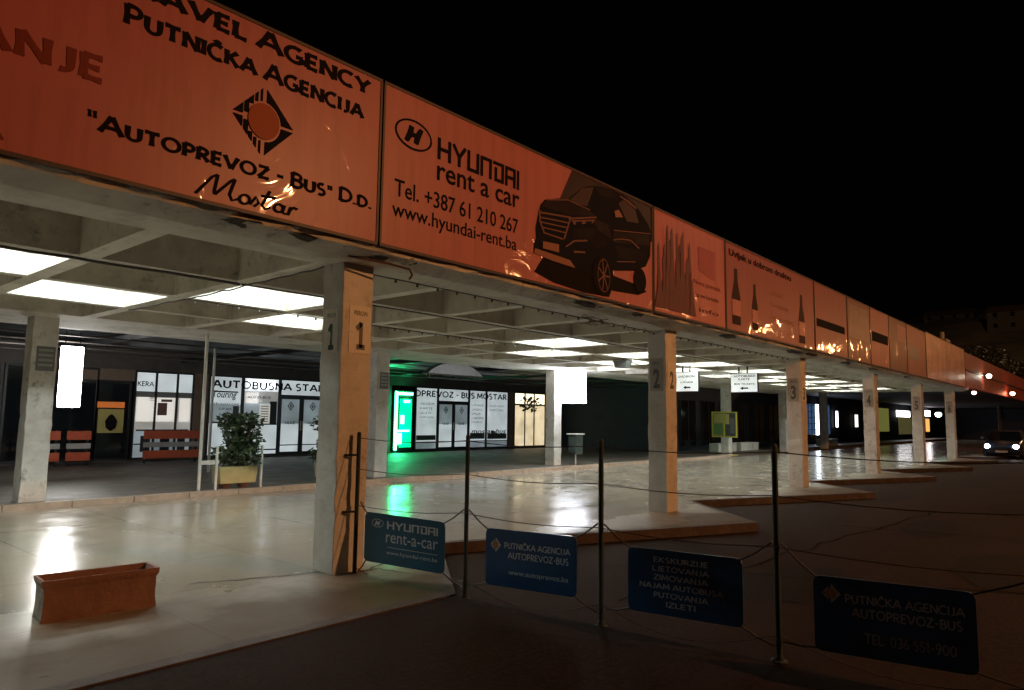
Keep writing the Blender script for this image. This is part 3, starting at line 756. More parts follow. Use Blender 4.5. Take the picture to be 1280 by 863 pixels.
# ------------------------------------------------------------------ station building behind the walkway
YF = 17.3
st = thing('station_building', 'low bus station building with lit shop windows behind the walkway', 'building', (0,YF,0))
def sb(b, name, mt, parent=None, **k):
    b.v = [(x, y-YF, z) for x, y, z in b.v]; return b.build(name, mt, parent or st, **k)
b = MB(); b.box(-12, 26.6, YF+.02, YF+.3, 2.95, 3.9); sb(b, 'upper_wall', FACADE)
b = MB(); b.box(-12, 26.6, YF-.04, YF+.3, .10, .17); sb(b, 'plinth', FACADE)
b = MB(); b.box(-12, 3.2, YF+.05, YF+.3, .17, 2.95); sb(b, 'wall', FACADE)
b = MB(); b.box(22.4, 22.85, YF-.02, YF+.3, .17, 2.95); sb(b, 'pier', PIER)
b = MB(); b.box(6.5, 6.98, YF-.05, YF+.3, .17, 2.95); sb(b, 'pier', PIER)
b = MB(); b.box(13.4, 14.95, YF, YF+.3, .17, 2.95); sb(b, 'wall', FACADE)
b = MB(); b.box(25.4, 26.6, YF, YF+.3, .17, 2.95); sb(b, 'wall', FACADE)
FILM = glow('lit_white_film', (.84,.96,1.0), .50, .35)
FILM2 = glow('lit_window_mid', (.66,.80,.90), .20, .6)
FILM3 = glow('lit_window_top', (.9,.97,1.0), .8)
WARMW = glow('warm_lit_window', (1.0,.80,.50), .9, .5)
GREYW = glow('dim_lit_window', (.75,.74,.70), .24, .6)
BLIND = glow('lit_blind', (1.0,.95,.88), .6)
def window(x0, x1, z0, z1, bands, name='window', fw_=.06, mul=(), tr=()):
    f = MB()
    f.box(x0,x1,YF-.05,YF+.05,z0,z0+fw_); f.box(x0,x1,YF-.05,YF+.05,z1-fw_,z1)
    f.box(x0,x0+fw_,YF-.05,YF+.05,z0+fw_,z1-fw_); f.box(x1-fw_,x1,YF-.05,YF+.05,z0+fw_,z1-fw_)
    for m_ in mul: f.box(m_-.035,m_+.035,YF-.05,YF+.05,z0+fw_,z1-fw_)
    fo = sb(f, name, ALU)
    for (c0, c1, mt) in bands:
        p = MB(); p.box(x0+fw_,x1-fw_,YF-.02,YF+.0,c0,c1)
        p.v = [(x, y-YF, z) for x, y, z in p.v]
        p.build('pane', mt, fo)
    return fo
WZ0, WZ1 = .17, 2.95
# kiosk window with blinds
wk = window(4.62, 6.5, WZ0, WZ1, [(.23,1.05,FILM2),(1.05,1.35,GREYW),(1.35,2.12,GREYW),(2.12,2.3,mat('dim_transom',(.2,.2,.2),.5)),(2.3,2.89,FILM)], mul=(5.28,5.95))
fnF = lambda u, v, w_: (u, -.05-w_, v)
b = MB()
for q in range(17): b.box(4.72,5.9,-.045,-.035,1.36+q*.045,1.385+q*.045); 
for q in range(17): b.box(6.05,6.4,-.045,-.035,1.36+q*.045,1.385+q*.045)
b.build('blind_slat', BLIND, wk)
place_text('lettering', stroke_text('KERA', .16, .2), (4.7,2.45,5.2,2.62), fnF, INK, wk, .0)
flat('poster_print', [[(5.45,1.98),(5.8,1.98),(5.8,2.06),(5.45,2.06)],[(5.35,1.55),(5.65,1.55),(5.65,1.95),(5.35,1.95)]], fnF, mat('poster_dark',(.2,.1,.08),.5), wk, .0)
# ticket hall windows
ww = []
ww.append(window(7.0, 8.23, WZ0, WZ1, [(.23,1.3,FILM),(1.3,1.95,FILM2),(1.95,2.89,FILM)]))
ww.append(window(8.23, 9.67, WZ0, WZ1, [(.23,.35,FILM),(.40,1.25,FILM),(1.25,2.05,FILM2),(2.05,2.45,GREYW),(2.45,2.89,FILM3)]))
b = MB(); b.box(8.42,9.48,-.028,-.021,2.55,2.86); b.v = [(x,y-.0,z) for x,y,z in b.v]; b.build('lit_strip', glow('bright_window_strip',(.85,.95,1.0),3.2), ww[1])
tr = window(9.67, 11.55, 2.3, WZ1, [(2.36,2.89,FILM)])
ww.append(window(11.55, 13.4, WZ0, WZ1, [(.23,1.25,FILM),(1.25,2.05,FILM2),(2.05,2.89,FILM)]))
def door(x0, x1, handle_right):
    d = window(x0, x1, WZ0, 2.3, [(.28,.5,FILM),(.54,1.3,FILM),(1.3,2.2,FILM2)], name='door', fw_=.09)
    b = MB(); hx = x1-.045 if handle_right else x0+.045
    b.tube([(hx,-.09,1.05),(hx,-.09,1.4)], .015, 6); b.build('handle', WHITEP, d)
    cx = (x0+x1)/2; g = MB()
    ps = []
    for r_, t_ in ((.17,.05),(.07,.05)):
        o_ = [(cx+r_*.8,1.95),(cx,1.95+r_),(cx-r_*.8,1.95),(cx,1.95-r_)]; k_ = (r_-t_)/r_
        i_ = [(cx+(x-cx)*k_, 1.95+(z-1.95)*k_) for x,z in o_]
        for q in range(4): ps.append([o_[q],o_[(q+1)%4],i_[(q+1)%4],i_[q]])
    flat('logo', ps, fnF, INK, d, .0, .0001)
    place_text('lettering', bfont('ULAZ', 1, .02), (cx-.2,1.28,cx+.2,1.38), fnF, INK, d, .0)
    return d
door(9.67, 10.6, True); door(10.6, 11.55, False)
big = place_text('lettering', stroke_text('AUTOBUSNA STANICA', .19, .2), (7.08,2.5,12.45,2.80), lambda u,v,w_: (u,-.056-w_,v), INK, st, .0)
place_text('lettering', bfont('Touring', 1, .012), (7.14,2.1,8.0,2.42), fnF, INK, ww[0], .0, shear=.25)
flat('lettering_rule', [[(7.1,2.36),(8.05,2.36),(8.05,2.41),(7.1,2.41)]], fnF, INK, ww[0], .0)
for q, (tx, a0, a1, z) in enumerate((('MEĐUNARODNE',7.1,8.1,1.92),('LINIJE',7.4,7.85,1.74),('KARTE',7.4,7.85,1.56))):
    place_text('lettering', bfont(tx, 1, .0), (a0,z,a1,z+.09), fnF, GREYN, ww[0], .0)
for q in range(3):
    for r_ in range(2): flat('notice_sheet', [[(8.36+q*.16,2.02+r_*.2),(8.5+q*.16,2.02+r_*.2),(8.5+q*.16,2.18+r_*.2),(8.36+q*.16,2.18+r_*.2)]], fnF, BLIND, ww[1], .0)
flat('notice_sheet', [[(8.9,1.3),(9.3,1.3),(9.3,2.0),(8.9,2.0)]], fnF, glow('lit_paper',(.85,.82,.74),.42), ww[1], .0)
for q in range(7): flat('lettering', [[(8.94,1.36+q*.09),(9.24,1.36+q*.09),(9.24,1.39+q*.09),(8.94,1.39+q*.09)]], fnF, GREYN, ww[1], .001)
place_text('lettering', bfont('AUTO-BUS', 1, .01), (8.4,2.16+.03,9.3,2.28), fnF, GREYN, ww[1], .002)
def shapes(parent, rects, mt): flat('interior_silhouette', [[(a,c),(b_,c),(b_,d),(a,d)] for a,b_,c,d in rects], lambda u,v,w_: (u,-.022-w_,v), mt, parent, .0, .0004)
SIL = mat('interior_shape', (.10,.11,.12), .7); SIL2 = mat('interior_shape_dark', (.035,.04,.045), .7)
shapes(ww[1], [(8.4,9.6,1.25,1.31),(9.3,9.58,1.31,2.1),(8.5,8.75,1.31,1.55)], SIL2); shapes(ww[0], [(7.1,8.1,1.3,1.36),(7.9,8.12,1.36,1.9)], SIL)
shapes(wk, [(4.75,6.4,1.05,1.1),(5.1,5.25,2.0,2.12),(4.9,5.2,.4,.9),(5.5,5.8,.35,.95),(6.05,6.3,.3,.9),(4.7,6.42,.62,.66)], SIL2)
# agency windows
aw = []
aw.append(window(16.25, 17.58, WZ0, WZ1, [(.23,.5,FILM2),(.54,2.89,FILM)]))
tr2 = window(17.58, 19.58, 2.3, WZ1, [(2.36,2.89,FILM)])
aw.append(window(19.58, 20.78, WZ0, WZ1, [(.23,.5,FILM2),(.54,2.89,FILM)]))
aw.append(window(20.78, 22.4, WZ0, WZ1, [(.23,.5,FILM2),(.54,2.89,FILM)]))
door(17.58, 18.58, True); door(18.58, 19.58, False)
place_text('lettering', stroke_text('AUTOPREVOZ - BUS MOSTAR', .19, .2), (15.05,2.5,22.25,2.80), lambda u,v,w_: (u,-.056-w_,v), INK, st, .0)
for o_, a0, a1, lines in ((aw[0],16.5,17.35,('AERODROM','KARTE','IZLETI','NAJAM BUSA')), (aw[1],19.75,20.6,('LINIJE','ZAGREB','SPLIT','DUBROVNIK','SARAJEVO')), (aw[2],21.0,22.1,('POLASCI I DOLASCI','SVAKI DAN'))):
    for q, tx in enumerate(lines):
        z = 2.15-q*.2; place_text('lettering', bfont(tx, 1, .0), (a0,z,a1-.1*(q%3),z+.1), fnF, GREYN, o_, .0)
place_text('lettering', bfont('mostar-bus', 1, .02), (19.75,.85,22.2,1.1), lambda u,v,w_: (u,-.058-w_,v), GREYN, st, .0, shear=.2)
b = MB()
for i in range(10):   # pale bus silhouette strip printed low on the film
    pass
# warm doorway
shapes(aw[1], [(19.7,20.7,.62,.9)], SIL); shapes(aw[2], [(20.9,22.3,.6,.86),(21.2,21.5,.86,.98)], SIL); shapes(aw[0], [(16.35,17.5,.6,.82)], SIL)
wd = window(22.85, 25.4, WZ0, WZ1, [(.23,2.3,WARMW),(2.36,2.89,glow('warm_top',(1,.85,.6),1.6))], mul=(23.7,24.45), tr=())
b = MB(); b.box(22.9,25.35,-.055,.05,2.28,2.36); b.build('transom', ALU, wd)
rnd = random.Random(7); ps = []
for q in range(60):
    a = rnd.random()*2*PI; r_ = rnd.random()**.6
    cx, cz = 23.95+.85*r_*math.cos(a), 2.35+.42*r_*math.sin(a); s = rnd.uniform(.08,.17)
    ps.append([(cx-s,cz),(cx-s*.2,cz-s*.4),(cx+s,cz+s*.3),(cx+s*.1,cz+s*.6)])
flat('hanging_ivy_leaf', ps, lambda u,v,w_: (u,-.12-w_,v), LEAF, wd, .0, .002)
# dark cafe front at the left
for i, x in enumerate((-9.2,-6.6,-4.0,-1.4,1.2)):
    window(x, x+2.4, WZ0, WZ1, [(.23,2.89,GLASSD)], mul=(x+1.2,))
window(3.55, 4.55, WZ0, 2.6, [(.23,2.54,GLASSD)], name='door')
b = MB(); b.box(3.0,4.62,YF-.03,YF+.02,2.6,2.95); sb(b, 'lintel', PIER)

# walkway roof: dark corrugated sheet, purlins, arch skylight
wr = thing('walkway_roof', 'dark corrugated metal roof over the walkway behind the canopy', 'roof', (0,9.3,3.3))
b = MB(); n = 96; ny = 8
for j in range(n+1):
    y = .05+(YF-9.37)*j/n; z = .10+.2*j/n + (.03 if (j//2) % 2 else 0)
    b.v += [(-12,y,z),(26.6,y,z)]
for j in range(n): b.f.append((2*j,2*j+2,2*j+3,2*j+1)); b.m.append(0)
b.build('roof_sheet', DARKMET, wr)
for x in range(-10, 27, 4):
    bb = MB(); bb.box(x,x+.1,.06,7.9,-.03,.095); bb.build('rafter', BLACKM, wr)
for y in (1.6,3.2,4.8,6.4):
    bb = MB(); bb.tube([(-12,y,-.05),(26.6,y,-.05)], .02, 6); bb.build('pipe', WIRE, wr)
ar = thing('arched_skylight', 'small pale arched skylight over a tube truss before the agency', 'skylight', (12.15,10.6,2.90))
b = MB(); pts = [(-1.28+2.56*i/16, .12+.42*math.sin(PI*i/16)**.8) for i in range(17)]
poly_ = pts+[(x, z-.03) for x, z in reversed(pts)]
b.prism(pts + [(1.28,.10),(-1.28,.10)], lambda u,v,w_: (u,.3-w_,v), .3)
b.build('arch_panel', mat('pale_sheet',(.5,.5,.48),.6,var=.15,scale=4), ar)
b = MB(); b.tube([(-1.3,0,.10),(1.3,0,.10)], .022, 8); b.tube([(-1.3,0,-.02),(1.3,0,-.02)], .018, 8)
for q in range(9): b.tube([(-1.28+q*.29,0,.10),(-1.14+q*.29,0,-.02)], .012, 6)
b.build('truss', WIRE, ar)

# ------------------------------------------------------------------ bright lamps
WHITEBOX = glow('lightbox_face', (.86,.90,1.0), 22.)
t = thing('hanging_light_box', 'glaring narrow white light box hung by the left rear column', 'lamp', (1.2,12.0,1.72))
b = MB(); b.box(-.22,.22,-.06,.06,0,1.38); b.build('light_face', glow('lightbox_face_warm', (1.,.97,.92), 34.), t, bevel=.02)
b = MB(); b.box(-.24,.24,-.05,.05,1.38,1.44); b.tube([(-.15,0,1.44),(-.15,0,1.72)], .012, 6); b.tube([(.15,0,1.44),(.15,0,1.72)], .012, 6); b.build('hanger', BLACKM, t)
t = thing('projecting_light_box', 'blinding white square light box projecting from a rear column', 'lamp', (14.3,7.98,2.12))
b = MB(); b.box(-.09,.09,-1.05,-.08,0,1.06); b.build('light_face', WHITEBOX, t, bevel=.01)
b = MB(); b.box(-.03,.03,-.08,0,.2,.26); b.box(-.03,.03,-.08,0,.8,.86); b.build('bracket', BLACKM, t)
t = thing('green_neon_case', 'display case edged in glaring green neon left of the agency', 'neon sign', (15.0,YF-.16,.17))
b = MB(); b.box(0,1.05,.04,.14,0,2.55); b.build('case', mat('case_dark',(.03,.05,.045),.3), t)
GREEN = glow('green_neon', (.06,1.0,.36), 38.); GREEND = glow('green_panel', (.0,.75,.30), 1.6)
b = MB(); b.box(.30,.95,.02,.035,.15,2.2); b.build('lit_panel', GREEND, t)
for (a0,a1,c0,c1) in ((.02,.12,.05,2.5),(.12,.95,2.38,2.47),(.5,.8,2.05,2.15),(.12,.38,.3,.75),(.12,.8,.82,.88),(.35,.5,1.15,1.5)):
    b = MB(); b.box(a0,a1,-.03,.018,c0,c1); b.build('neon_tube', GREEN, t)
# far lights under the neighbouring hall
def lit_box(name, label, cat, x0, x1, z0, z1, c, s, y=10.6, frame=True):
    t = thing(name, label, cat, ((x0+x1)/2, y, z0))
    hw = (x1-x0)/2
    b = MB(); b.box(-hw,hw,-.06,0,0,z1-z0); b.build('lit_face', glow(name+'_glow_%d'%int(x0*10), c, s), t)
    if frame:
        b = MB(); b.box(-hw-.04,hw+.04,.0,.08,-.04,z1-z0+.04); b.build('casing', BLACKM, t)
    return t
lit_box('blue_neon_strip', 'tall blue white neon strip on the far shop front', 'neon sign', 48.0,48.5,.75,2.9,(.75,.87,1.0),10)
tb = lit_box('blue_shop_display', 'dim blue lit shop display around the tall neon strip', 'window', 46.3,51.2,.8,2.9,(.12,.25,.5),.25, y=10.64)
b = MB()
for q in range(8): b.box(-2.4+q*.68,-2.34+q*.68,-.09,-.062,0,2.1)
for q in range(5): b.box(-2.4,2.4,-.09,-.062,.3+q*.42,.34+q*.42)
b.build('lattice', BLACKM, tb)
lit_box('neon_letter_strip', 'short vertical row of white neon marks past the blue strip', 'neon sign', 52.6,53.0,1.3,2.5,(.9,.95,1),5)
lit_box('narrow_lit_window', 'narrow pale lit window in the dark far wall', 'window', 57.6,58.3,1.3,2.3,(.9,.9,.85),1.6)
lit_box('yellow_poster_case', 'tall dull yellow poster case on the far shop front', 'poster case', 64.6,68.3,.9,3.0,(.5,.5,.12),.22)
lit_box('ochre_poster_case', 'broad ochre poster case below the white lit sign', 'poster case', 72.2,77.5,.6,2.2,(.45,.40,.14),.12, y=10.62)
lit_box('white_lit_sign', 'wide glaring white lit sign seen between columns 4 and 5', 'sign', 71.4,76.8,2.3,2.9,(1,.98,1),7)
lit_box('orange_doorway', 'orange lit doorway beside column 5', 'door', 84.3,86.0,.8,2.2,(1,.45,.12),1.2)
lit_box('round_flood_lamp', 'small glaring white flood lamp above the orange doorway', 'lamp', 84.3,86.6,2.5,3.1,(1,.9,.95),20)
def bulkhead(label, x, y, z, c, s, r=.14):
    t = thing('bulkhead_lamp', label, 'lamp', (x,y,z), 0, 'small lamps on the red fascia')
    b = MB(); b.lathe([(.01,-r),(r*.7,-r*.8),(r,-r*.2),(r,.2*r),(r*.6,.6*r)], n=12); b.build('globe', glow('bulkhead_glow_%d'%int(x), c, s), t, smooth=True)
    b = MB(); b.box(-.03,.03,-.02,.3,.6*r,.6*r+.05); b.build('bracket', BLACKM, t)
bulkhead('white bulkhead lamp on the red fascia rail', 40.5,-.75,4.21,(1,.92,.72),30,.12)
bulkhead('red glowing lamp farthest along the red fascia', 50.4,-.75,3.63,(1,.30,.16),40,.13)
bulkhead('small red lamp under the near end of the red fascia', 36.4,-.6,3.17,(1,.4,.3),16,.10)
bulkhead('pale green lamp in the dark under the neighbouring hall', 43.5,2.2,2.2,(.7,1,.85),14,.17)

# ------------------------------------------------------------------ fence across the platform end, with hung signs
fz = -.13
fence = thing('wire_fence', 'low dark post and wire fence in front of platform 1', 'fence', (0,0,0))
posts = [(.21,-.085),(.595,-1.30),(.76,-2.74),(.93,-4.17),(1.14,-5.85)]
for i, (x, y) in enumerate(posts):
    z0 = 0. if i == 0 else fz
    b = MB(); b.tube([(x,y,z0),(x,y,1.42)], .022, 10); b.tube([(x,y,1.42),(x,y,1.44)], [.024,.013], 10)
    b.build('post', DARKG, fence)
    if i:
        b = MB(); b.lathe([(.06,0),(.06,.012),(.035,.02),(.03,.05)], (x,y), 10, z0); b.build('foot_plate', DARKG, fence)
b = MB()
b = MB(); b.tube([(.21,-.085,1.2),(.10,-.03,1.2),(.10,.01,1.2)], .012, 6); b.build('clamp', DARKG, fence)
b = MB(); b.tube([(.21,-.085,.62),(.10,-.03,.62),(.10,.01,.62)], .012, 6); b.build('clamp', DARKG, fence)
for z in (1.38, 1.06, .69):
    pts = []
    for (x0,y0),(x1,y1) in zip(posts, posts[1:]):
        for q in range(7): 
            f = q/6; pts.append((x0+(x1-x0)*f-.027, y0+(y1-y0)*f, z-.035*math.sin(PI*f)))
    b = MB(); b.tube(pts, .0045, 5); b.build('wire', WIRE, fence)
pts = []
for (x0,y0),(x1,y1) in zip(posts, posts[1:]):
    for q in range(9):
        f = q/8; pts.append((x0+(x1-x0)*f, y0+(y1-y0)*f, .06-.16*math.sin(PI*f)+ (0 if q else 0)))
b = MB(); b.tube(pts, .004, 5); b.build('wire', WIRE, fence)
def rrect(u0,v0,u1,v1,r,n=5):
    P = []
    for cx,cy,a in ((u1-r,v1-r,0),(u0+r,v1-r,90),(u0+r,v0+r,180),(u1-r,v0+r,270)):
        for i in range(n+1):
            t_ = math.radians(a+90*i/n); P.append((cx+r*math.cos(t_), cy+r*math.sin(t_)))
    return P
def hung_sign(label, A_, B_, z0, z1, pa, pb, tilt=0., enamel=None):
    # local frame: origin at upper left corner, -y along the fence towards the road, -x towards the viewer
    dx, dy = B_[0]-A_[0], B_[1]-A_[1]
    W_, H_ = math.hypot(dx, dy), z1-z0
    th = math.atan2(dx, -dy)
    t = thing('hung_sign', label, 'sign', (A_[0], A_[1], z1), th, 'blue signs hung on the wire fence')
    fn = lambda u, v, w_: (-w_, -u, v - tilt*u)
    b = MB(); b.prism(rrect(0,-H_,W_,0,.05), lambda u,v,w_: fn(u,v,w_-.006), .012); b.build('plate', enamel or BLUE, t)
    ua = -math.hypot(pa[0]-A_[0], pa[1]-A_[1])+.03; ub = W_+math.hypot(pb[0]-B_[0], pb[1]-B_[1])-.03
    for (u, v, uu, zz) in ((.03,-.02,ua,.72),(.03,-H_+.02,ua,.02),(W_-.03,-.02,ub,.72),(W_-.03,-H_+.02,ub,-.02)):
        a_ = Vector(fn(u,v,0)); e_ = Vector((0,-uu,zz-z1))
        b = MB(); b.tube([a_, a_.lerp(e_,.5)-Vector((0,0,.012)), e_], .0075, 6)
        b.build('tie_wire', WIRE, t)
    return t, fn, W_, H_
t, fn, W_, H_ = hung_sign('blue fence sign nearest the column, white car rental wordmark and web address', (.265,-.165), (.533,-1.075), .13, .625, posts[0], posts[1], .045, BLUE_SPILL)
slanted_h_logo('logo', W_*.17, -H_*.2, W_*.075, H_*.085, fn, PALEINK, t, .008)
place_text('lettering', stroke_text('HYUnDAI', .2, .3, table=SQ, flare=0, ext=.1), (W_*.29,-H_*.29,W_*.92,-H_*.13), fn, PALEINK, t, .008)
place_text('lettering', bfont('rent-a-car', 1, .0), (W_*.28,-H_*.56,W_*.92,-H_*.37), fn, PALEINK, t, .008)
flat('lettering_rule', [[(W_*.3,-H_*.66),(W_*.92,-H_*.66),(W_*.92,-H_*.65),(W_*.3,-H_*.65)]], fn, PALEINK, t, .008)
place_text('lettering', bfont('www.hyundai-rent.ba', 1, .0), (W_*.29,-H_*.82,W_*.92,-H_*.72), fn, PALEINK, t, .008)
t, fn, W_, H_ = hung_sign('blue fence sign with orange diamond, agency name and web address', (.626,-1.537), (.734,-2.508), .055, .57, posts[1], posts[2], -.02)
def small_diamond(cx, cy, r, fn, t):
    flat('logo', [[(cx+r,cy),(cx,cy+r*1.1),(cx-r*.1,cy+r*.4),(cx+r*.45,cy)],[(cx+r,cy),(cx+r*.45,cy),(cx-r*.1,cy-r*.4),(cx,cy-r*1.1)],
        [(cx-r,cy),(cx-r*.55,cy-r*.1),(cx-r*.15,cy-r*.9)],[(cx-r,cy),(cx-r*.15,cy+r*.9),(cx-r*.55,cy+r*.1)]], fn, PALEINK, t, .008)
    flat('logo_disc', [ellipse(cx,cy,r*.55,r*.6,16)], fn, SIGNORANGE, t, .0105)
small_diamond(W_*.12, -H_*.28, .06, fn, t)
place_text('lettering', stroke_text('PUTNIČKA AGENCIJA', .16, .16), (W_*.22,-H_*.33,W_*.94,-H_*.19), fn, PALEINK, t, .008)
place_text('lettering', stroke_text("AUTOPREVOZ-BUS", .16, .16), (W_*.26,-H_*.50,W_*.92,-H_*.38), fn, PALEINK, t, .008)
place_text('lettering', bfont('www.autoprevoz.ba', 1, .01), (W_*.27,-H_*.80,W_*.92,-H_*.69), fn, PALEINK, t, .008)
t, fn, W_, H_ = hung_sign('blue fence sign with six centred lines of pale capitals', (.79,-2.99), (.90,-3.92), .055, .562, posts[2], posts[3], -.01)
for q, (tx, hw) in enumerate((('EKSKURZIJE',.24),('LJETOVANJA',.25),('ZIMOVANJA',.24),('NAJAM AUTOBUSA',.37),('PUTOVANJA',.24),('IZLETI',.13))):
    z = -H_*(.20+q*.135); place_text('lettering', stroke_text(tx, .16, .16), (W_*(.48-hw),z,W_*(.48+hw),z+H_*.09), fn, PALEINK, t, .008)
t, fn, W_, H_ = hung_sign('blue fence sign with orange diamond and a telephone number', (.962,-4.416), (1.086,-5.38), .005, .52, posts[3], posts[4], -.015)
small_diamond(W_*.12, -H_*.22, .062, fn, t)
place_text('lettering', stroke_text('PUTNIČKA AGENCIJA', .16, .16), (W_*.21,-H_*.32,W_*.94,-H_*.17), fn, PALEINK, t, .008)
place_text('lettering', stroke_text("AUTOPREVOZ-BUS", .16, .16), (W_*.25,-H_*.50,W_*.92,-H_*.37), fn, PALEINK, t, .008)
place_text('lettering', stroke_text('TEL: 036 551-900', .14, .16), (W_*.33,-H_*.82,W_*.88,-H_*.68), fn, PALEINK, t, .008)

# ------------------------------------------------------------------ terracotta trough in the foreground
t = thing('terracotta_planter', 'empty terracotta trough planter standing alone on the shiny floor', 'planter', (-2.10,.245,0), math.radians(-5.5))
L2, W2, HT = .415, .15, .315
def loop(k, z, n=14, jit=0.):
    P = []
    for (a,b_,c,d) in ((-L2*k,-W2*k-(k-1)*.1,L2*k,-W2*k-(k-1)*.1),(L2*k,-W2*k,L2*k,W2*k),(L2*k,W2*k,-L2*k,W2*k),(-L2*k,W2*k,-L2*k,-W2*k)):
        m_ = n if a != c else 4
        for i in range(m_): P.append((a+(c-a)*i/m_+random.uniform(-jit,jit), b_+(d-b_)*i/m_+random.uniform(-jit,jit), z))
    return P
prof = [(.985,0,.006),(.985,.02,.003),(.968,.10,.003),(.962,.20,.003),(.97,.245,.003),(1.0,.27,.003),(1.015,.285,.002),(1.02,.305,.002),(1.01,HT,.003)]
b = MB()
rings_ = [loop(k, z, 14, j) for k, z, j in prof]
# inner wall loops
def inner(z, d):
    P = []
    for (a,b_,c,e) in ((-L2+d,-W2+d,L2-d,-W2+d),(L2-d,-W2+d,L2-d,W2-d),(L2-d,W2-d,-L2+d,W2-d),(-L2+d,W2-d,-L2+d,-W2+d)):
        m_ = 14 if a != c else 4
        for i in range(m_): P.append((a+(c-a)*i/m_, b_+(e-b_)*i/m_, z))
    return P
rings_ += [inner(HT-.003,.018), inner(HT-.05,.03), inner(.19,.04)]
nn = len(rings_[0])
for rr in rings_: b.v += rr
for i in range(len(rings_)-1):
    for k in range(nn):
        b.f.append((i*nn+k, i*nn+(k+1)%nn, (i+1)*nn+(k+1)%nn, (i+1)*nn+k)); 
        b.m.append(1 if (nn-4 <= k < nn) and i < 7 else 0)
b.build('trough', [TERRA, WORN], t)
b = MB(); rr = inner(.20,.035); b.add(rr, [tuple(range(nn))]); b.build('soil', SOIL, t)

# ------------------------------------------------------------------ planters on the walkway edge
def leaf_cloud(b, c, rad, n, size, rnd):
    for _ in range(n):
        while True:
            p = Vector((rnd.uniform(-1,1), rnd.uniform(-1,1), rnd.uniform(-1,1)))
            if .25 < p.length < 1.: break
        p = Vector((c[0]+p.x*rad[0], c[1]+p.y*rad[1], c[2]+p.z*rad[2]))
        d = Vector((rnd.gauss(0,1), rnd.gauss(0,1), rnd.gauss(0,.7))).normalized(); q = d.orthogonal().normalized()
        q = (Matrix.Rotation(rnd.uniform(0,6.28), 3, d) @ q)
        s = size*rnd.uniform(.6,1.3)
        b.add([p-d*s, p+q*s*.42, p+d*s, p-q*s*.42], [(0,1,2,3)])
def potted(label, loc, seed, grp, hide=False):
    rnd = random.Random(seed)
    t = thing('potted_shrub', label, 'plant', loc, 0, grp)
    b = MB(); b.prism([(-.38,.1),(.38,.1),(.42,.44),(-.42,.44)], lambda u,v,w_: (u,.18-w_,v), .36); b.build('planter_box', MUSTARD, t, bevel=.01)
    for s in (-1,1):
        b = MB(); b.box(s*.49-.02,s*.49+.02,-.2,-.16,0,.86); b.build('stand_post', WHITEP, t)
        b = MB(); b.lathe([(.10,0),(.13,.08),(.13,.1)], (s*.2,0), 14); b.build('pot_foot', TERRA, t)
    b = MB()
    for q in range(7):
        a = rnd.uniform(0,6.28); b.tube([(rnd.uniform(-.25,.25),0,.42),(.2*math.cos(a),.15*math.sin(a),.8),(.42*math.cos(a),.3*math.sin(a),1.2+rnd.random()*.25)], [.014,.01,.005], 5)
    b.build('stem', BARK, t)
    b = MB()
    for q in range(24):
        a = rnd.uniform(0,6.28); r_ = rnd.uniform(.05,.48); z = rnd.uniform(.6,1.38)
        leaf_cloud(b, (r_*math.cos(a)*(1.1), r_*.65*math.sin(a), z), (.21,.18,.2), 105, .058, rnd)
    leaf_cloud(b, (0,0,.62), (.4,.25,.25), 220, .06, rnd)
    b.build('foliage', LEAF, t)
    return t
potted('leafy dark shrub in mustard box between white posts', (3.08,7.86,.104), 3, 'shrubs along the walkway edge')
potted('second leafy shrub mostly hidden behind column 1', (5.55,7.92,.104), 5, 'shrubs along the walkway edge')
t = thing('slim_post', 'slim white pole from kerb to ceiling left of the shrub', 'pole', (2.28,7.74,.104), 0)
b = MB(); b.tube([(0,0,0),(0,0,H-.105)], .032, 10); b.build('pole', WHITEP, t)
b = MB(); b.box(.03,.38,-.02,.02,.50,.58); b.build('arm', WHITEP, t)
t = thing('slim_post', 'slim grey pole behind the shrub in front of the ticket window', 'pole', (4.55,12.0,.10), 0)
b = MB(); b.tube([(0,0,0),(0,0,3.28)], .035, 10); b.build('pole', WHITEP, t)

# terrace barriers with orange slats before the cafe and kiosk
def barrier(label, x0, x1, y=16.4):
    t = thing('terrace_barrier', label, 'barrier', ((x0+x1)/2, y, .10), 0, 'slatted terrace barriers before the cafe')
    hw = (x1-x0)/2
    for z0, z1, mt in ((.14,.38,SLATO),(.48,.63,SLATW),(.73,.98,SLATO)):
        b = MB(); b.box(-hw,hw,-.02,.01,z0,z1); b.build('slat', mt, t)
    for s in (-1,1):
        b = MB(); b.box(s*(hw-.08)-.03,s*(hw-.08)+.03,.012,.06,0,1.0); b.build('leg', BLACKM, t)
barrier('orange and grey slatted barrier at the far left edge', -2.6, .9)
barrier('orange and grey slatted barrier right of left rear column', 1.6, 2.42)
barrier('short orange and grey slatted barrier beneath the glaring light box', 2.58, 3.2)
barrier('orange and grey slatted barrier before the lit kiosk window', 4.65, 6.35)
t = thing('door_reflection', 'yellow glowing panel with orange strip, built as a reflection on the dark cafe door', 'reflection', (3.98,YF-.1,1.0))  # glowing panels stand in for a reflection in the door glass
b = MB(); b.box(-.36,.36,0,.04,0,.72); b.build('yellow_panel', glow('reflection_yellow',(.4,.34,.12),.05, .6), t)
b = MB(); b.box(-.4,.36,-.01,.04,.76,.94); b.build('orange_strip', glow('reflection_orange',(1,.25,.06),.25, .6), t)
b = MB(); b.lathe([(.02,0),(.14,.1),(.17,.3),(.08,.45),(.02,.5)], (0,-.02), 10, .06); b.build('dark_figure', INK, t)

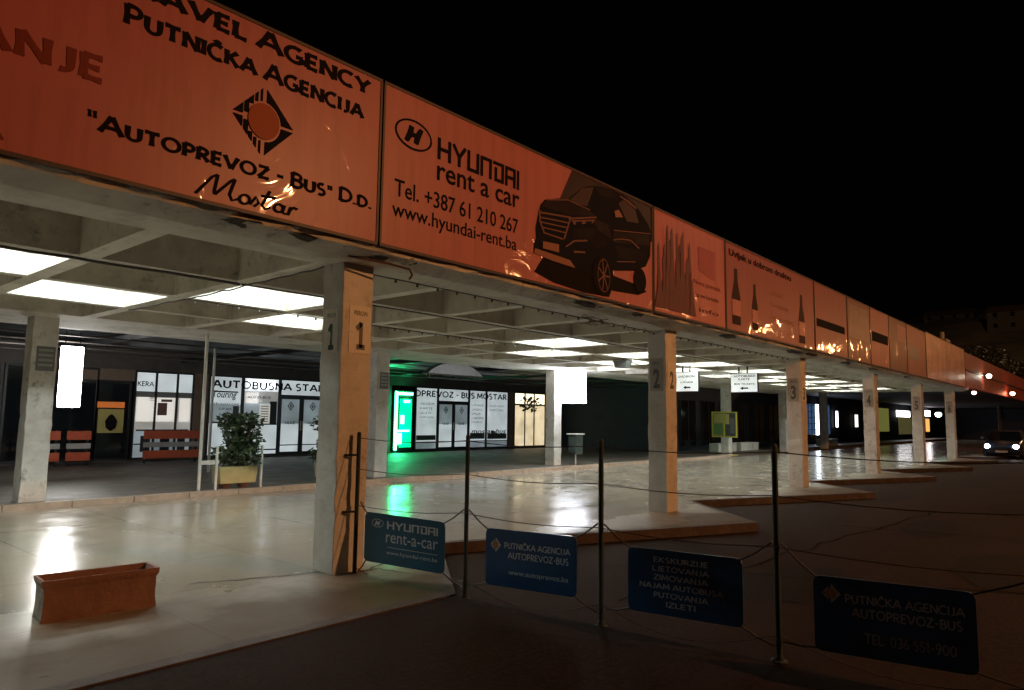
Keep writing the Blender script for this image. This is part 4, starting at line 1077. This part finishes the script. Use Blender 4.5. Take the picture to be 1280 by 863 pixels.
# litter bin by the light box column
t = thing('litter_bin', 'small grey green litter bin on a post by the rear column', 'bin', (14.95,7.75,.104))
b = MB(); b.tube([(0,0,0),(0,0,.45)], .025, 8); b.build('post', WHITEP, t)
b = MB(); b.prism(rrect(-.2,.36,.2,.98,.05), lambda u,v,w_: (u,.15-w_,v), .3); b.build('bin_body', mat('bin_green',(.03,.045,.04),.5,var=.2,scale=6), t)
b = MB(); b.box(-.24,.24,-.2,.2,1.0,1.03); b.build('lid', WHITEP, t)

# hanging direction signs
def hang_sign(label, x, y, w_m, z0, z1, lines, grp='white direction signs hung from the ceiling'):
    t = thing('hanging_sign', label, 'sign', (x, y, z0), 0, grp)
    fn = lambda u, v, w_: (-w_, w_m/2-u, v)
    h = z1-z0
    b = MB(); b.prism([(0,0),(w_m,0),(w_m,h),(0,h)], lambda u,v,q: fn(u,v,q-.03), .06); b.build('panel', glow('sign_white',(.82,.88,.86),.42), t)
    b = MB()
    for (a0,a1,c0,c1) in ((-.015,w_m+.015,-.015,0),(-.015,w_m+.015,h,h+.015),(-.015,0,0,h),(w_m,w_m+.015,0,h)):
        b.prism([(a0,c0),(a1,c0),(a1,c1),(a0,c1)], lambda u,v,q: fn(u,v,q-.035), .07)
    b.build('frame', BLACKM, t)
    for s in (.3,.62):
        b = MB(); b.box(-.015,.015,w_m/2-w_m*s-.02,w_m/2-w_m*s+.02,h+.015,H-z0); b.build('hanger', BLACKM, t)
    for tx, a0, a1, v0, v1 in lines:
        place_text('lettering', bfont(tx, 1, .02), (w_m*a0,h*v0,w_m*a1,h*v1), fn, INK, t, .032)
    ps = [[(w_m*.34,h*.2),(w_m*.46,h*.10),(w_m*.46,h*.30)],[(w_m*.46,h*.16),(w_m*.66,h*.16),(w_m*.66,h*.24),(w_m*.46,h*.24)]]
    flat('arrow', ps, fn, INK, t, .032)
hang_sign('white hanging arrow sign close behind column 2', 14.9, 3.65, .72, 2.48, 3.04, [('GARDEROBA',.1,.88,.72,.84),('LUGGAGE',.2,.78,.42,.53)])
hang_sign('white hanging bus ticket arrow sign before the poster column', 15.97, 2.35, .80, 2.48, 3.02, [('AUTOBUSKE',.1,.92,.80,.92),('KARTE',.28,.72,.64,.75),('BUS TICKETS',.12,.90,.38,.49)])

# yellow poster frame on the rear column
t = thing('poster_frame', 'yellow double poster frame fixed on a rear column', 'poster frame', (27.47,7.55+.62,.86))
fn = lambda u, v, w_: (-w_, .62-u, v)
b = MB()
for (a0,a1,c0,c1) in ((0,1.24,0,.06),(0,1.24,1.14,1.2),(0,.06,.06,1.14),(1.18,1.24,.06,1.14),(.59,.65,.06,1.14)):
    b.prism([(a0,c0),(a1,c0),(a1,c1),(a0,c1)], fn, .06)
b.build('frame', YELLOW, t)
for a0, a1, c0, c1, mt in ((.06,.59,.06,1.14,mat('olive_paper',(.22,.2,.1),.6)),(.65,1.18,.06,1.14,mat('dark_paper',(.06,.06,.05),.6))):
    b = MB(); b.prism([(a0,c0),(a1,c0),(a1,c1),(a0,c1)], fn, .02); b.build('backing', mt, t)
for a0, a1, c0, c1, mt in ((.1,.56,.68,1.1,mat('yellow_paper',(.5,.45,.16),.6)),(.1,.5,.14,.62,mat('green_paper',(.08,.2,.05),.6)),(.67,.86,.62,1.1,mat('yellow_paper',(.5,.45,.16),.6)),(.9,1.12,.2,.9,mat('grey_paper',(.14,.13,.15),.6))):
    b = MB(); b.prism([(a0,c0),(a1,c0),(a1,c1),(a0,c1)], lambda u,v,w_: fn(u,v,w_+.021), .004); b.build('sheet', mt, t)

# low concrete planters at the rear platform edge
for i, (x0, x1, lab) in enumerate(((28.6,30.7,'pale low concrete planter right of the poster column'),(31.3,33.6,'pale low concrete planter left of column 3, farther from poster'),(44.5,47.5,'pale low concrete planter beyond the hall column'))):
    b = MB(); b.box(0,x1-x0,0,.5,0,.42); o = b.build('concrete_planter', CONC, None, bevel=.02, loc=(x0,9.0,.10))
    tag(o, lab, 'planter', 'low concrete planters at the rear')

# ------------------------------------------------------------------ conduits, cables, loudspeaker
def cable(label, pts, r=.008, name='cable', mt=None, beads=0, grp='cables under the canopy ceiling'):
    b = MB(); b.tube(pts, r, 6)
    if beads:
        P = [Vector(p) for p in pts]
        tot = (P[-1]-P[0]).length; n = int(tot/beads)
        for q in range(n):
            f = (q+.5)/n*(len(P)-1); i = int(f); p = P[i].lerp(P[min(i+1,len(P)-1)], f-i)
            b.tube([p-Vector((0,0,.004)), p-Vector((0,0,.03)), p-Vector((0,0,.045))], [.012,.02,.006], 6)
    o = b.build(name, mt or WIRE); tag(o, label, 'cable', grp); return o
def sag(p0, p1, n=10, s=.02, j=.006):
    p0, p1 = Vector(p0), Vector(p1); m_ = []
    for i in range(n+1):
        f = i/n; p = p0.lerp(p1, f); p.z -= s*math.sin(PI*f)+random.uniform(0,j); p.y += random.uniform(-j,j); m_.append(tuple(p))
    return m_
cable('dark beaded light string along the front ceiling beam', sag((.4,.24,H-.012),(13.8,.24,H-.012),40,.02), beads=.33)
cable('thin conduit along the second ceiling beam right of column 1', sag((-.06,2.04,H-.012),(20,2.04,H-.012),40,.01), .011)
cable('beaded light string along the third ceiling beam', sag((0,3.78,H-.012),(9,3.78,H-.012),30,.02), beads=.33)
cable('twin conduit along the second ceiling beam left of column 1', sag((-9,2.05,H-.016),(-.08,2.05,H-.016),24,.008), .016)
cable('rough cable along the cross beam behind column 1', sag((-.03,.35,H-.012),(-.03,5.6,H-.012),26,.02,.02), .01)
cable('loose wire under the front beam, left of column 2', [(5.0,.15,H-.01),(5.25,.05,H-.13),(5.6,.0,H-.06),(5.9,.1,H-.16),(6.3,.05,H-.05),(6.6,.1,H-.12),(6.93,.1,H-.03)], .006)
b = MB()
pts = []
for i in range(70):
    a = i*.55; pts.append((4.62+.18*math.cos(a)+.004*i, .1+.10*math.sin(a*1.3), H-.08+.06*math.sin(a*.7)))
cable('tangled wire bundle hanging from the front beam', pts, .006)
cable('rusty hooked iron bar sticking out at the top of column 1', [(-.1,-.2,H+.02),(.35,-.3,H+.0),(.62,-.33,H-.02),(.66,-.33,H-.08),(.62,-.33,H-.13)], .012, 'iron_bar', mat('rust',(.10,.045,.025),.8,var=.4,scale=20))
t = thing('loudspeaker', 'grey box loudspeaker hung from the ceiling left of column 2', 'loudspeaker', (11.9,4.0,3.0))
b = MB(); b.prism([(-.16,.0),(.16,.0),(.24,.2),(-.24,.2)], lambda u,v,w_: (.10-w_,-u,v), .24); b.build('housing', mat('speaker_grey',(.14,.15,.14),.5), t, bevel=.01)
b = MB(); b.tube([(0,0,.2),(0,0,.24)], .02, 6); b.build('bracket', BLACKM, t)
cable('cable looping past the grey loudspeaker', [(10.4,4.0,H-.01),(10.9,3.9,H-.1),(11.5,4,H-.04),(11.9,4.0,H-.0),(12.6,3.9,H-.12),(13.8,3.7,H-.02)], .01)

# ------------------------------------------------------------------ parked car with lit headlights
car = thing('parked_car', 'dark car with two glaring headlights facing us at the far right', 'car', (40.2,-1.15,-.13))
CARP = mat('car_paint', (.02,.035,.07), .25, coat=.6)
b = MB()
secs = [(0,.35,.55,.72),(.08,.22,.68,.80),(.5,.2,.82,.86),(1.15,.2,.95,.88),(1.9,.2,1.0,.88),(3.2,.2,1.0,.88),(4.1,.25,.95,.86),(4.4,.35,.7,.8)]
for x, z0, z1, hw in secs: b.v += [(x,-hw*.94,z0),(x,-hw,(z0+z1)/2),(x,-hw*.92,z1),(x,hw*.92,z1),(x,hw,(z0+z1)/2),(x,hw*.94,z0)]
for i in range(len(secs)-1):
    for k in range(6): b.f.append((i*6+k, i*6+(k+1)%6, i*6+6+(k+1)%6, i*6+6+k)); b.m.append(0)
b.f += [(5,4,3,2,1,0), tuple(len(b.v)-6+k for k in range(6))]; b.m += [0,0]
b.build('body', CARP, car, bevel=.03)
b = MB()
cs = [(1.1,.93,.80),(1.85,1.42,.62),(3.3,1.44,.62),(4.05,.94,.76)]
b.v += [(x,-hw,z) for x,z,hw in cs]+[(x,hw,z) for x,z,hw in cs]
for f in ((0,1,5,4),(1,2,6,5),(2,3,7,6),(0,3,2,1),(4,5,6,7)): b.f.append(f); b.m.append(1 if f != (1,2,6,5) else 0)
b.build('cabin', [CARP, GLASSD], car, bevel=.02)
for s in (-1,1):
    h = MB(); h.lathe([(.02,0),(.11,.0),(.12,.05),(.10,.08)], n=14); h.v = [(-z-.02+.08, y, x) for x,y,z in h.v]
    o = h.build('headlight', glow('headlight_white',(.80,.89,1.0),60.), car, loc=(.02,s*.62,.64))
    for x in (.85,3.55):
        wv = MB(); wv.lathe([(.2,-.1),(.31,-.1),(.33,-.06),(.33,.06),(.31,.1),(.2,.1)], n=20); wv.v = [(x_,z_,y_) for x_,y_,z_ in wv.v]
        wo = wv.build('wheel', mat('tyre',(.015,.015,.015),.8), car, loc=(x,s*.78,.33))
        rv = MB(); rv.lathe([(.02,-.105),(.19,-.105),(.2,-.06),(.2,.105),(.02,.107)], n=14); rv.v = [(x_,z_,y_) for x_,y_,z_ in rv.v]
        rv.build('rim', WHITEP, wo)
    mb = MB(); mb.box(-.05,.1,-.1,.1,0,.14); mb.build('mirror', CARP, car, bevel=.02, loc=(1.25,s*.98,.98))
g = MB(); g.box(-.03,.06,-.42,.42,.46,.6); g.build('grille', BLACKM, car)
g = MB(); g.box(-.045,-.032,-.26,.26,.33,.43); g.build('plate', WHITEP, car)

# ------------------------------------------------------------------ behind the boards: roof items, tree, hill with houses
t = thing('roof_chimney', 'short pale chimney with cap rising behind the mottled board', 'chimney', (44.6,2.0,3.7))
b = MB(); b.box(-.55,.75,-.3,.3,0,3.0); b.build('stack', CONC, t, bevel=.02)
b = MB(); b.tube([(0,0,3.0),(0,0,3.45)], .12, 8); b.build('flue', WHITEP, t)
def tree(label, x, y, z0, ht, r, seed):
    rnd = random.Random(seed)
    t = thing('tree', label, 'tree', (x,y,z0), 0, 'trees behind the hall')
    b = MB(); b.tube([(0,0,0),(.1,.1,ht*.5),(0,.2,ht*.85)], [.3,.2,.08], 8)
    for q in range(6):
        a = q*1.05; b.tube([(0,0,ht*.5),(r*.4*math.cos(a),r*.4*math.sin(a),ht*.7),(r*.7*math.cos(a),r*.7*math.sin(a),ht*.85)], [.12,.07,.03], 6)
    b.build('trunk', BARK, t)
    b = MB()
    for q in range(20):
        a = rnd.uniform(0,6.28); q_ = rnd.uniform(.1,.8)*r
        leaf_cloud(b, (q_*math.cos(a), q_*math.sin(a), ht*rnd.uniform(.62,1.0)), (r*.33,r*.33,r*.27), 90, .22, rnd)
    b.build('crown', LEAFD, t)
tree('pale lit treetop just above the red fascia', 80, 3.2, -.13, 9.0, 3.4, 3)
tree('dark treetop farther along above the red fascia', 100, 3.0, -.13, 9.4, 3.4, 8)
tree('dim treetop behind the mottled metal board', 56, 9.0, -.13, 8.6, 3.2, 13)
b = MB(); nx, ny = 40, 30
rnd = random.Random(2)
for j in range(ny+1):
    for i in range(nx+1):
        x = 150+i*9.; y = -180+j*12.
        h = 62*(1-math.exp(-((x-150)/120.)))*(.75+.25*math.sin(y*.02+1))+rnd.uniform(-1.5,1.5)
        b.v.append((x, y, h-2))
for j in range(ny):
    for i in range(nx):
        o = j*(nx+1)+i; b.f.append((o,o+1,o+nx+2,o+nx+1)); b.m.append(0)
tag(b.build('hill', mat('hillside',(.13,.105,.07),.95,var=.6,scale=.06)), kind='structure')
LITW = glow('house_lit_window',(1,.5,.3),.55)
HW = mat('house_plaster',(.075,.06,.045),.8,var=.2,scale=.5)
ROOFT = mat('house_roof',(.09,.05,.035),.8)
def house(label, x, y, wv, dv, hv, lit):
    h0 = 62*(1-math.exp(-((x-150)/120.)))*(.75+.25*math.sin(y*.02+1))-14
    t = thing('hillside_house', label, 'house', (x,y,h0), 0, 'houses on the dark hillside')
    b = MB(); b.box(0,dv,-wv/2,wv/2,0,hv+5); b.build('wall', HW, t)
    b = MB(); b.add([(-.5,-wv/2-.5,hv+5.02),(dv+.5,-wv/2-.5,hv+5.02),(dv+.5,wv/2+.5,hv+5.02),(-.5,wv/2+.5,hv+5.02),(dv/2,-wv/2,hv+7.2),(dv/2,wv/2,hv+7.2)],
        [(0,4,5,3),(1,2,5,4),(0,1,4),(2,3,5),(0,3,2,1)]); b.build('roof', ROOFT, t)
    for i, (yy, zz) in enumerate([(q*wv/4-wv*.375, 6.6+3.*r_) for q in range(4) for r_ in range(int(hv/3))]):
        b = MB(); b.box(-.06,.02,yy-.5,yy+.5,zz,zz+1.2); b.build('window', LITW if i in lit else GLASSD, t)
house('large pale hillside house with one warm window, farthest right', 215, -14, 14, 9, 9, (4,))
house('pale hillside house with two warm windows above the fascia', 190, -9.5, 10, 8, 6, (2,5))
house('unlit hillside block left of the lit houses', 230, 14, 16, 9, 12, ())
house('unlit hillside house high above the chimney', 260, 36, 14, 9, 9, ())
house('small unlit hillside house low behind the boards', 205, 22, 11, 8, 6, ())
